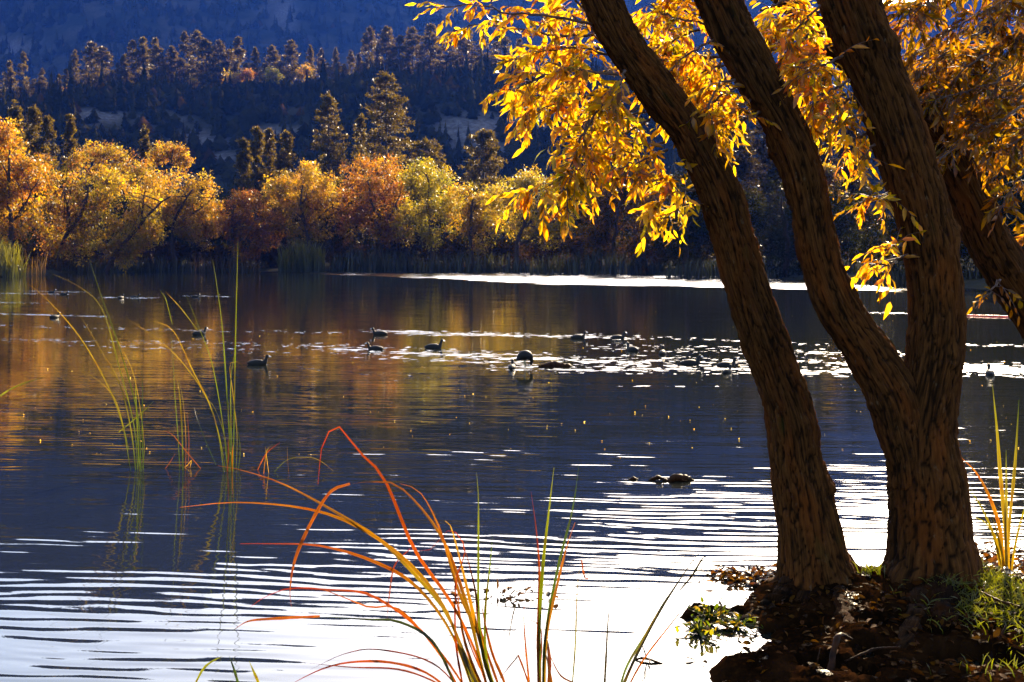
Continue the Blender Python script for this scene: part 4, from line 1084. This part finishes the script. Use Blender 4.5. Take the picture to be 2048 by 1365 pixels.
clump('green reed clump furthest left in the water, its longest blades bending left', (275, 940), [
    ([(262, 944), (245, 850), (215, 770), (160, 675), (95, 600), (56, 568)], GRN_, GLD, 1.0), ([(272, 944), (262, 860), (240, 770), (195, 690), (165, 640), (143, 615)], GRN_, GLD, 0.95),
    ([(276, 944), (268, 850), (240, 740), (205, 620), (160, 575), (107, 549)], GRN_, OLV, 0.95), ([(282, 944), (275, 830), (240, 700), (205, 600), (175, 508)], GRN_, GRN2, 0.9),
    ([(287, 944), (284, 860), (285, 780), (282, 722)], GRN_, GRN_, 0.7), ([(279, 944), (275, 860), (270, 752)], GRN_, GRN2, 1.0), ([(236, 866), (262, 845), (290, 820), (308, 802)], GRN2, GRN2, 0.8),
    ([(258, 900), (235, 810), (212, 775), (180, 750), (160, 745)], GRN_, GLD, 0.7), ([(285, 944), (288, 880), (270, 760), (245, 700), (220, 655)], GRN_, GLD, 0.6)])
clump('thin middle reed clump with a folded dry blade at its foot', (365, 938), [
    ([(360, 942), (356, 870), (350, 790), (345, 700), (336, 640)], GRN_, GRN2, 0.8), ([(366, 942), (364, 860), (358, 780), (350, 748)], GRN_, OLV, 1.0), ([(371, 942), (372, 880), (366, 800), (352, 735)], RUST, GRN2, 0.8),
    ([(376, 938), (378, 880), (373, 810)], RUST, RUST, 0.5), ([(327, 862), (345, 870), (370, 900), (395, 930), (412, 950)][::-1], RUST, ORNG, 0.7), ([(326, 944), (340, 925), (352, 905)], RUST, RUST, 0.5),
    ([(366, 938), (376, 930), (383, 922), (378, 944)], GLD, GLD, 0.8), ([(345, 650), (332, 600), (326, 590), (319, 578)], GRN2, GRN2, 0.6)])
clump('tall reed clump with the highest upright blade, red stems at its foot', (460, 940), [
    ([(460, 945), (458, 860), (452, 760), (444, 650), (432, 560), (425, 520)], GRN_, GRN2, 1.0), ([(466, 945), (468, 860), (470, 740), (472, 640), (474, 560), (476, 482)], GRN_, GRN2, 1.0),
    ([(452, 945), (440, 880), (420, 810), (385, 740), (345, 660), (300, 642), (287, 638)], GRN_, GLD, 0.95), ([(448, 945), (435, 860), (410, 790), (360, 720), (310, 675), (252, 637)], GRN_, GLD, 0.8),
    ([(456, 945), (446, 850), (425, 730), (400, 660), (372, 590)], GRN_, GRN2, 0.85), ([(330, 583), (360, 615), (395, 660)][::-1], GRN2, GLD, 0.7), ([(472, 945), (474, 870), (466, 790), (460, 730), (478, 725), (490, 740)], GRN_, GLD, 0.6),
    ([(432, 930), (412, 885), (395, 840), (388, 815)], GRN_, GRN_, 0.6), ([(464, 944), (466, 900), (466, 890)], RUST, ORNG, 1.2), ([(455, 944), (457, 900), (456, 875)], RUST, RUST, 1.2), ([(463, 944), (462, 850), (462, 760), (470, 700)], GRN_, GRN2, 0.9),
    ([(476, 946), (480, 900), (475, 850)], GRN_, GRN2, 0.6), ([(458, 944), (448, 870), (425, 810), (395, 790), (372, 786)], GRN_, OLV, 0.6)])
clump('broken dry reed stubs beside the tall reed clump', (528, 945), [
    ([(512, 950), (520, 930), (535, 905), (560, 885)], ORNG, REDD, 0.8), ([(527, 955), (530, 925), (535, 900), (545, 890)], RUST, OLV, 0.8), ([(538, 950), (534, 920), (531, 894)], GLD, GLD, 0.5),
    ([(545, 948), (575, 920), (610, 915), (640, 922), (680, 955), (694, 970)], GRN_, GLD, 0.5), ([(578, 948), (576, 930), (574, 890)], RUST, GLD, 0.3), ([(550, 958), (580, 962), (617, 972)], RUST, RUST, 0.5)])
NEAR = 5.35
clump('large near reed clump of arching orange and red blades', (990, 1420), [
    ([(990, 1420), (950, 1300), (900, 1200), (830, 1100), (770, 960), (720, 905), (680, 855), (668, 853), (645, 890), (636, 970)], ORNG, REDD, 1.15),
    ([(985, 1420), (960, 1320), (930, 1200), (880, 1070), (800, 975), (740, 965), (705, 968)], OLV, ORNG, 1.2),
    ([(975, 1410), (930, 1310), (880, 1200), (800, 1110), (700, 1045), (600, 1015), (470, 1005), (360, 1015)], OLV, ORNG, 1.15),
    ([(965, 1420), (900, 1240), (830, 1150), (760, 1080), (680, 1030), (600, 985), (545, 960), (480, 940), (435, 932)], GRN2, ORNG, 1.1),
    ([(960, 1420), (905, 1270), (830, 1170), (740, 1120), (640, 1092), (545, 1088), (480, 1088)], OLV, REDD, 1.1),
    ([(700, 968), (660, 985), (620, 1050), (590, 1120), (580, 1180), (583, 1215)], ORNG, RUST, 1.0),
    ([(955, 1420), (900, 1330), (830, 1250), (740, 1190), (660, 1180), (575, 1178), (520, 1200), (500, 1215)], ORNG, REDD, 0.8),
    ([(940, 1420), (880, 1310), (800, 1220), (740, 1215), (700, 1200), (640, 1178), (600, 1175)], ORNG, ORNG, 0.7),
    ([(930, 1420), (870, 1290), (800, 1245), (740, 1240), (660, 1235), (630, 1236)], DARK, GRN_, 0.9), ([(640, 1233), (560, 1237), (500, 1242), (470, 1258)], ORNG, RUST, 0.9),
    ([(1000, 1420), (960, 1280), (935, 1180), (915, 1100), (900, 1050), (890, 1042)], ORNG, GLD, 1.2), ([(995, 1420), (965, 1290), (920, 1190), (880, 1060), (840, 985), (800, 968)], OLV, ORNG, 1.0),
    ([(1005, 1420), (970, 1330), (958, 1230), (957, 1120), (957, 1000), (953, 945)], GRN_, GRN2, 0.9), ([(1010, 1420), (975, 1330), (970, 1230), (980, 1130), (985, 1070)], GRN2, GRN_, 0.8),
    ([(940, 1420), (860, 1350), (780, 1325), (700, 1325), (640, 1340), (570, 1375)], ORNG, REDD, 0.8), ([(945, 1420), (880, 1370), (800, 1340), (700, 1335), (600, 1325)], ORNG, REDD, 0.6),
    ([(950, 1420), (870, 1330), (760, 1300), (690, 1308), (620, 1340)], RUST, REDD, 0.5), ([(1000, 1420), (940, 1290), (910, 1180), (930, 1100), (900, 1060), (860, 1100), (820, 1098)], RUST, REDD, 0.5),
    ([(1015, 1420), (1000, 1380), (960, 1260), (950, 1180), (925, 1080)], RUST, RUST, 0.9), ([(980, 1420), (935, 1330), (905, 1250), (880, 1200)], DARK, OLV, 1.1), ([(990, 1420), (950, 1340), (925, 1260), (912, 1150)], ORNG, ORNG, 1.1),
    ([(1020, 1420), (1010, 1370), (985, 1310), (970, 1250), (960, 1190)], ORNG, RUST, 1.0), ([(930, 1420), (925, 1370), (912, 1290), (910, 1200), (915, 1150)], RUST, REDD, 0.7),
    ([(820, 1098), (790, 1130), (780, 1180), (773, 1245)], REDD, RUST, 0.45)], 0.0138, NEAR)
clump('near reed clump of upright green and orange blades', (1090, 1420), [
    ([(1078, 1420), (1075, 1280), (1078, 1150), (1072, 1060), (1062, 984)], ORNG, REDD, 1.0), ([(1080, 1420), (1078, 1280), (1085, 1140), (1098, 1020), (1108, 935)], GRN_, GRN2, 1.05), ([(1085, 1420), (1090, 1280), (1115, 1140), (1145, 1020), (1158, 930)], GRN_, GRN_, 0.9),
    ([(1088, 1420), (1092, 1280), (1115, 1170), (1135, 1090), (1150, 1046)], OLV, ORNG, 1.3), ([(1095, 1420), (1098, 1330), (1094, 1280), (1098, 1277)], RUST, RUST, 1.5), ([(1065, 1420), (1055, 1330), (1048, 1240), (1050, 1200)], ORNG, RUST, 0.7),
    ([(1075, 1420), (1040, 1320), (1030, 1320), (990, 1370)], RUST, RUST, 0.6), ([(1100, 1420), (1110, 1380), (1150, 1370), (1120, 1350), (1095, 1300)], DARK, RUST, 0.6), ([(1140, 1420), (1150, 1300), (1155, 1170), (1163, 1120)], GRN_, OLV, 0.5), ([(1163, 1120), (1170, 1155), (1185, 1152)], ORNG, REDD, 0.6),
    ([(1082, 1420), (1080, 1340), (1082, 1260), (1060, 1240), (1052, 1235)], RUST, RUST, 0.8), ([(1018, 1274), (1026, 1230), (1034, 1205)], DARK, DARK, 0.4), ([(1105, 1420), (1102, 1370), (1096, 1330), (1090, 1300)], ORNG, DARK, 1.1)], 0.0138, NEAR)
clump('near reed pair slanting right, one blade blue green', (1225, 1430), [
    ([(1225, 1430), (1260, 1340), (1310, 1240), (1360, 1160), (1395, 1110), (1415, 1090)], DARK, OLV, 1.1), ([(1228, 1430), (1250, 1340), (1290, 1270), (1330, 1200), (1350, 1175)], BLU, BLU, 1.1), ([(1230, 1430), (1280, 1330), (1340, 1250), (1380, 1200), (1395, 1180)], RUST, ORNG, 0.7),
    ([(1360, 1180), (1385, 1150), (1405, 1118), (1420, 1112)], DARK, OLV, 0.7)], 0.0138, NEAR)
clump('single thin dark reed standing alone in the bright water', (1206, 1430), [([(1206, 1430), (1212, 1330), (1217, 1240), (1225, 1165)], DARK, DARK, 0.9)], 0.014, NEAR)
clump('three short green blade tips at the bottom edge of the view', (470, 1430), [([(385, 1380), (410, 1335), (445, 1312)], GRN2, GRN2, 0.8), ([(485, 1400), (470, 1345), (458, 1312)], GRN_, GRN_, 0.8), ([(530, 1410), (515, 1360), (498, 1322)], OLV, GRN2, 1.0)], 0.014, NEAR)
b = bank_at(2010, 1160)
clump('yellow based reed clump on the shore right of the forked tree', (2010, 1165), [
    ([(2008, 1172), (2003, 1080), (1985, 1010), (1955, 950), (1922, 915)], GLD, ORNG, 1.0), ([(2012, 1172), (2010, 1060), (2000, 940), (1994, 860), (1985, 770)], GLD, GRN2, 1.0), ([(2016, 1172), (2018, 1060), (2030, 930), (2038, 800)], GLD, GRN_, 0.9),
    ([(2006, 1172), (1990, 1080), (1960, 1010), (1930, 970)], GLD, GRN_, 0.8), ([(2010, 1172), (2000, 1100), (1975, 1050), (1940, 1030)], GLD, GRN2, 0.7), ([(2014, 1172), (2012, 1090), (2012, 1000), (2012, 900)], GLD, GRN2, 1.0), ([(2018, 1172), (2030, 1090), (2045, 1030), (2060, 990)], GLD, GRN2, 0.8),
    ([(2012, 1172), (2004, 1110), (1992, 1060), (1985, 1035)], GLD, GLD, 0.9)], 0.022, None)
clump('lone curved green blade rising at the left edge of the lake', (20, 790), [([(-10, 800), (20, 780), (55, 765), (100, 752)], GRN2, OLV, 1.0)], 0.02, 12.0)

# ------------------------------------------------------------------ coots
def coot_parts(pose='swim'):
    n = 26
    if pose == 'swim':
        K = [(-0.20, 0.055, .008), (-0.17, 0.05, .03), (-0.11, 0.045, .062), (-0.03, 0.04, .078), (0.05, 0.04, .075), (0.105, 0.055, .058), (0.135, 0.09, .036), (0.148, 0.13, .026), (0.158, 0.165, .029), (0.175, 0.18, .028), (0.197, 0.176, .014)]
        beak = [(0.19, 0.178, .013), (0.215, 0.168, .009), (0.238, 0.158, .002)]
    else:
        K = [(-0.17, 0.13, .012), (-0.12, 0.17, .05), (-0.05, 0.215, .088), (0.02, 0.225, .095), (0.08, 0.20, .078), (0.115, 0.155, .045), (0.125, 0.11, .030), (0.118, 0.075, .029), (0.10, 0.06, .02), (0.09, 0.055, .01)]
        beak = [(0.098, 0.06, .012), (0.085, 0.045, .008), (0.078, 0.03, .002)]
    A = np.array([(x, 0, z, r) for x, z, r in K]); S = spline(A, n)
    mb = MB(); tube(mb, S[:, :3], np.maximum(S[:, 3], 0.003), 12)
    kb = MB(); B = np.array([(x, 0, z, r) for x, z, r in beak]); Sb = spline(B, 6); tube(kb, Sb[:, :3], Sb[:, 3], 7)
    lg = []
    if pose == 'stand':
        for s in (-1, 1):
            l = MB(); tube(l, np.array([[0.0, s * 0.03, 0.16], [-0.01, s * 0.035, 0.08], [0.01, s * 0.035, 0.0]]), [0.012, 0.007, 0.006], 6)
            for a in (-0.5, 0, 0.5): tube(l, np.array([[0.01, s * 0.035, 0.004], [0.01 + 0.05 * math.cos(a), s * 0.035 + 0.05 * math.sin(a), 0.002]]), [0.006, 0.003], 5)
            lg.append(l)
    return mb, kb, lg
def coot(loc, yaw, label, pose='swim', scale=1.0, proto={}):
    if pose not in proto:
        r = thing('coot', loc, label, 'bird', 'coots on the lake')
        mb, kb, lg = coot_parts(pose)
        mb.build('body', M_COOT, r, smooth=True, origin=(0, 0, 0)); kb.build('bill', M_BEAK, r, smooth=True, origin=(0, 0, 0))
        for l in lg: l.build('leg', M_LEG, r, smooth=True, origin=(0, 0, 0))
        proto[pose] = r
    else:
        r = copy_tree(proto[pose]); r.location = [float(c) for c in loc]; r['label'] = label
    r.rotation_euler = (0, 0, R(yaw)); r.scale = (scale,) * 3
    return r
# photo pixel of the waterline under the bird, heading (0 = to the right, 90 = away), label
for px, py, yaw, s, lab in [
        (516, 730, 5, 1.05, 'black coot swimming right, the largest one left of the near reeds'), (103, 586, 0, 1.1, 'far coot at the left, behind its companion on the same wake'), (128, 590, 0, 1.1, 'far coot just ahead of its companion at the left'),
        (242, 597, 70, 1.1, 'tiny far coot seen end on, left of a pair on a bright wake'), (270, 596, 10, 1.1, 'tiny far coot swimming right, right of a pair on a bright wake'), (391, 595, 30, 1.0, 'tiny far coot alone on a short wake'),
        (109, 636, 60, 1.1, 'coot coming head on, alone on the long wake at the left'), (399, 670, 50, 1.1, 'coot with raised tail between the reed tips'),
        (759, 670, 178, 1.05, 'coot swimming left in the middle, further of two swimming left'), (750, 700, 180, 0.95, 'hunched coot swimming left in the middle, nearer of two swimming left'),
        (868, 697, 12, 1.1, 'coot swimming right with stretched neck, in the middle of the lake'),
        (1024, 738, 80, 0.9, 'coot seen from behind beside the standing one'), (1157, 677, 5, 1.0, 'coot swimming right, left of two following each other'), (1236, 678, 5, 1.0, 'coot swimming right, right of two following each other'),
        (1265, 702, 130, 1.0, 'coot with sunlit back seen half from behind'), (1325, 709, 85, 1.0, 'coot seen from behind, alone right of the sunlit backed one'), (1381, 730, 4, 1.05, 'coot swimming right toward the leaning trunk'),
        (1453, 734, 6, 1.0, 'coot beside the leaning trunk, further of two close together'), (1455, 746, 60, 0.8, 'small coot beside the leaning trunk, nearer of two close together'), (1980, 750, 80, 1.0, 'coot in the sparkling water right of the forked tree')]:
    p = gp(px, py); p[2] = -0.02 * s
    coot(p, yaw + rng.uniform(-8, 8), lab, 'swim', s * 1.0)
p = gp(1050, 739); p[2] = 0.03
coot(p, 15, 'coot standing on the sunken log, head bent down to preen', 'stand', 1.0)

# ------------------------------------------------------------------ floating and fallen things
def log(label, pts, rad, name='log', cat='log', mat=M_DEADWOOD, group=None, twigs=0, n=28, sides=12, rough=0.12):
    P = np.array(pts); S = spline(np.hstack([P, np.array(rad)[:, None]]), n)
    S[:, :3] += rng.normal(size=(n, 3)) * S[:, 3:4] * 0.08
    root = P.mean(0)
    mb = MB()
    rr = S[:, 3] * (1 + rough * rng.normal(size=n))
    tube(mb, S[:, :3], np.maximum(rr, 0.002), sides)
    for q in range(twigs):
        k = rng.integers(3, n - 2); d = unit(rng.normal(size=3) + [0, 0, 0.8])
        s = S[k, :3]; L = rng.uniform(0.04, 0.12)
        tube(mb, np.array([s, s + d * L * 0.5 + rng.normal(size=3) * .008, s + d * L]), [S[k, 3] * .4, .004, .0015], 5)
    V = np.concatenate(mb.V)
    V += (np.stack([vnoise(V[:, 0] * 40, V[:, 1] * 40 + V[:, 2] * 30, s) for s in (1, 2, 3)], -1) - 0.5) * max(rad) * 0.35
    mb.V = [V]; mb.C = [np.ones((len(V), 3))]
    o = mb.build(name, mat, None, smooth=True, origin=root)
    return tag(o, label, cat, group)
def mbfix(mb): return mb
a, b = gp(1078, 734), gp(1145, 734)
log('low dark log lying awash beside the standing coot', [a, (a * .6 + b * .4) + [0, 0, .03], (a * .3 + b * .7) + [0, 0, .02], b], [0.03, 0.07, 0.06, 0.02])
g = lambda x, y, z=0.0: gp(x, y) + np.array([0, 0, z])
log('knotted driftwood with glowing edges floating in mid water left of the leaning trunk', [g(1298, 962, .0), g(1315, 961, .025), g(1335, 963, .005), g(1350, 962, .03), g(1370, 962, .025), g(1388, 961, .0)], [0.010, 0.022, 0.014, 0.034, 0.030, 0.008], 'driftwood', 'driftwood', twigs=5)
log('small driftwood stub floating beside the knotted driftwood', [g(1258, 960, .0), g(1266, 960, .012), g(1276, 959, 0)], [0.008, 0.018, 0.006], 'driftwood', 'driftwood')
log('long pale twig lying across the grass at the foot of the forked tree', [bank_at(1962, 1228) + [0, 0, .05], bank_at(2005, 1240) + [0, 0, .04], bank_at(2060, 1252) + [0, 0, .03]], [0.006, 0.008, 0.007], 'fallen_twig', 'twig', sides=7)
log('curved orange barked branch lying on the mud under the forked tree', [bank_at(1800, 1328) + [0, 0, .02], bank_at(1870, 1322) + [0, 0, .03], bank_at(1945, 1312) + [0, 0, .045], bank_at(1975, 1295) + [0, 0, .06], bank_at(2012, 1284) + [0, 0, .05]], [0.008, 0.012, 0.016, 0.014, 0.006], 'fallen_branch', 'branch', twigs=6)
log('forked sunlit stick poking up from the mud between the puddles', [bank_at(1625, 1345) + [0, 0, .0], bank_at(1655, 1320) + [0, 0, .06], bank_at(1675, 1305) + [0, 0, .08], bank_at(1705, 1296) + [0, 0, .05]], [0.016, 0.018, 0.014, 0.006], 'fallen_branch', 'branch', twigs=7)
log('thin reddish stick lying straight across the mud', [bank_at(1690, 1312) + [0, 0, .02], bank_at(1750, 1308) + [0, 0, .025], bank_at(1800, 1308) + [0, 0, .02]], [0.005, 0.007, 0.004], 'fallen_twig', 'twig', sides=7)
log('dark floating stick at the edge of the bright water beside the reed pair', [g(1268, 1320, 0), g(1290, 1322, .012), g(1325, 1328, 0)], [0.004, 0.007, 0.004], 'floating_stick', 'stick', sides=7, twigs=2)

def clod(label, pts, name='mud_clod'):
    """wet lumps of turf at the waterline"""
    mb = MB()
    allp = []
    for px, py, r, h in pts:
        c = gp(px, py)
        u = np.linspace(0, 2 * math.pi, 26, endpoint=False); v = np.linspace(0.0, math.pi / 2, 10)
        Uu, Vv = np.meshgrid(u, v)
        rr = 1 + 0.5 * (fbm(np.cos(Uu) * 2.2 + px, np.sin(Uu) * 2.2 + Vv * 2.4, 77) - 0.5)
        V = np.stack([c[0] + r * rr * np.cos(Uu) * np.cos(Vv), c[1] + 0.8 * r * rr * np.sin(Uu) * np.cos(Vv), h * rr * np.sin(Vv) - 0.02], -1).reshape(-1, 3)
        i, j = np.meshgrid(np.arange(9), np.arange(26), indexing='ij'); j2 = (j + 1) % 26
        mb.add(V, None, np.stack([i * 26 + j, i * 26 + j2, (i + 1) * 26 + j2, (i + 1) * 26 + j], -1).reshape(-1, 4)); allp.append(c)
    o = mb.build(name, M_MUD, None, smooth=True, origin=np.mean(allp, 0))
    return tag(o, label, 'clod')
clod('dark turf lump standing in the bright water left of the leaning bole', [(1395, 1232, 0.10, 0.085), (1425, 1230, 0.085, 0.07), (1372, 1236, 0.05, 0.03)])
clod('low mud spit running from the turf lump to the leaning bole', [(1455, 1228, 0.07, 0.05), (1478, 1226, 0.07, 0.06), (1440, 1222, 0.06, 0.045)], 'mud_spit')

def leaf_patch(name, label, cat, spots, n, L, pal, up=0.5, z0=0.01, kind=None, group=None, spread=(0.12, 0.12, 0.02), mat=None):
    mb = MB(); cs = []
    for px, py, wgt in spots:
        c = gp(px, py); k = int(n * wgt)
        P = c + rng.normal(size=(k, 3)) * np.array(spread); hb = bank_height(P[:, 0], P[:, 1])
        P[:, 2] = np.maximum(hb, 0.0) + z0 + np.abs(rng.normal(size=k)) * spread[2]
        D = rng.normal(size=(k, 3)) * [1, 1, 0.2] + [0, 0, up]
        lance(mb, P, D, rng.normal(size=(k, 3)) * 0.5 + [0, 0, 1.0], L * rng.uniform(0.6, 1.2, k), L * 0.42 * rng.uniform(0.7, 1.2, k), pick(pal, k), 0.2, 0.2); cs.append(c)
    if name == 'water_plant':
        hub = np.mean(cs, 0); hub[2] = max(0.0, float(bank_height(hub[:1], hub[1:2])[0])) + 0.003
        for p in np.concatenate(mb.V)[::8]:      # every leaf hangs on a stalk of the same plant
            tube(mb, np.array([hub, (hub + p) / 2 + [0, 0, 0.012], p]), [0.004, 0.003, 0.002], 4, pal[0])
    o = mb.build(name, mat or M_LEAF, None, origin=np.mean(cs, 0))
    return tag(o, label, cat, group, kind)
GREENP = np.array([[0.08, 0.11, 0.006], [0.16, 0.16, 0.01], [0.05, 0.08, 0.006], [0.2, 0.14, 0.01]])
leaf_patch('water_plant', 'leafy yellow green water plant floating in front of the dark turf lump', 'plant', [(1400, 1268, 1), (1412, 1275, .7), (1385, 1262, .6)], 22, 0.05, GREENP, 0.8, spread=(0.05, 0.08, 0.02))
leaf_patch('water_plant', 'small green plant growing on the side of the turf lump', 'plant', [(1425, 1246, 1), (1410, 1244, .6)], 34, 0.05, GREENP * 0.8, 0.9, z0=0.03, spread=(0.045, 0.04, 0.03))
leaf_patch('water_plant', 'scattered yellow green water plant between the turf lump and the bank', 'plant', [(1455, 1252, 1), (1475, 1258, 1), (1495, 1256, 1)], 18, 0.045, GREENP, 0.6, spread=(0.05, 0.06, 0.02))
DEBR = np.array([[0.03, 0.012, 0.003], [0.06, 0.02, 0.004], [0.018, 0.008, 0.003], [0.07, 0.032, 0.006]])
leaf_patch('floating_debris', 'raft of brown leaves floating behind the leaning bole', 'debris', [(1520, 1162, 1), (1545, 1165, 1), (1490, 1158, .5), (1445, 1150, .25)], 130, 0.07, DEBR, 0.12, spread=(0.08, 0.10, 0.012))
leaf_patch('floating_debris', 'brown debris floating in the sparkling water beside the yellow based reeds', 'debris', [(1990, 1130, 1), (2030, 1150, 1), (1970, 1110, .6), (2045, 1120, .8), (2020, 1175, 1)], 110, 0.07, DEBR, 0.2, spread=(0.10, 0.16, 0.012))
leaf_patch('floating_debris', 'few dark leaves floating among the near reed blades', 'debris', [(1010, 1195, 1), (1040, 1192, .6), (930, 1190, .8), (1105, 1205, .4)], 14, 0.06, DEBR, 0.5, spread=(0.05, 0.06, 0.012))
leaf_patch('leaf_litter', None, None, [(1600, 1250, 1), (1700, 1240, 1), (1780, 1260, 1), (1850, 1280, 1), (1950, 1290, 1), (2020, 1300, 1), (1620, 1330, 1), (1720, 1300, .7), (1820, 1340, 1), (1560, 1235, 1), (1930, 1240, 1), (2040, 1240, 1), (1900, 1360, 1), (1990, 1360, 1), (1560, 1350, .5), (1740, 1185, .6), (2050, 1400, 1)], 55, 0.06, DEBR * 0.9, 0.1, z0=0.008, kind='stuff', spread=(0.2, 0.22, 0.006), mat=M_LITTER)
# specks of fluff drifting on the lake
mb = MB(); k = 220
py = 560 + 360 * rng.random(k) ** 0.8; px = rng.uniform(0, 2048, k)
P = np.stack([gp(a, b) for a, b in zip(px, py)]); P[:, 2] = 0.004
sz = 0.008 + 0.016 * rng.random(k)
lance(mb, P, rng.normal(size=(k, 3)) * [1, 1, .5] + [0, 0, .6], rng.normal(size=(k, 3)), sz, sz * 0.6, pick(np.array([[0.6, 0.45, 0.25], [0.5, 0.3, 0.1]]), k), 0.3, 0.3)
tag(mb.build('drifting_leaves', M_LEAF), kind='stuff')

# grass around the foot of the forked tree
mb = MB()
for px, py, n, sx, sy, h in [(1975, 1190, 300, .08, .12, .09), (2020, 1215, 320, .10, .14, .09), (1925, 1235, 200, .14, .14, .07), (1980, 1250, 160, .12, .10, .06), (2050, 1255, 240, .12, .14, .09), (1750, 1178, 70, .06, .06, .09), (1900, 1210, 160, .08, .1, .08), (2060, 1330, 160, .14, .14, .09)]:
    c = gp(px, py, 0.08)
    for q in range(n):
        p = c + rng.normal(size=3) * [sx, sy, 0]; p[2] = 0
        z = float(bank_height(np.array([p[0]]), np.array([p[1]]), True)[0])
        if z < -0.01: continue
        p[2] = z - 0.005
        d = rng.normal(size=2) * 0.04; hh = h * rng.uniform(0.3, 0.95); f = rng.uniform(0.6, 1.3)
        blade(mb, [p, p + [d[0] * .3, d[1] * .3, hh * .6], p + [d[0], d[1], hh]], 0.006, np.array((0.035, 0.06, 0.006)) * f, np.array((0.20, 0.21, 0.012)) * f, n=4, face=rng.normal(size=3))  # tips brightened: backlight put into the grass colour
tag(mb.build('grass', M_GRASS), kind='stuff')

# line of red floats near the right shore
a, b = gp(1926, 632), gp(2026, 635)
fl = thing('float_line', (a + b) / 2, 'line of small red floats strung across the water right of the forked tree', 'float line')
n = 30
pts = a + (b - a) * np.linspace(0, 1, n)[:, None]; pts[:, 2] = 0.02; pts[:, 1] += np.sin(np.arange(n) * 1.3) * 0.05
mb = MB(); tube(mb, pts, 0.008, 5); mb.build('rope', M_ROPE, fl)
for p in pts:
    mb = MB(); u = np.linspace(-1, 1, 7)
    tube(mb, np.stack([p[0] + 0.035 * u, p[1] + 0 * u, p[2] + 0 * u], -1), 0.032 * np.sqrt(np.maximum(1 - u ** 2, .04)), 8)
    mb.build('float', M_FLOAT, fl, smooth=True)

# ------------------------------------------------------------------ air: blue autumn haze
hm = bpy.data.materials.new('haze_air'); hm.use_nodes = True
nt = hm.node_tree; nt.nodes.clear()
oo = nt.nodes.new('ShaderNodeOutputMaterial'); pv = nt.nodes.new('ShaderNodeVolumePrincipled')
pv.inputs['Color'].default_value = (0.03, 0.13, 0.8, 1)
pv.inputs['Density'].default_value = 0.00006
pv.inputs['Anisotropy'].default_value = 0.35
nt.links.new(pv.outputs[0], oo.inputs['Volume'])
x0, x1, y0, y1, z0, z1 = -2900, 3300, -30, 1800, -4, 640
V = [(x, y, z) for x in (x0, x1) for y in (y0, y1) for z in (z0, z1)]
Fq = [(0, 1, 3, 2), (4, 6, 7, 5), (0, 4, 5, 1), (2, 3, 7, 6), (0, 2, 6, 4), (1, 5, 7, 3)]
tag(mesh('haze', V, np.array(Fq), hm), kind='stuff')
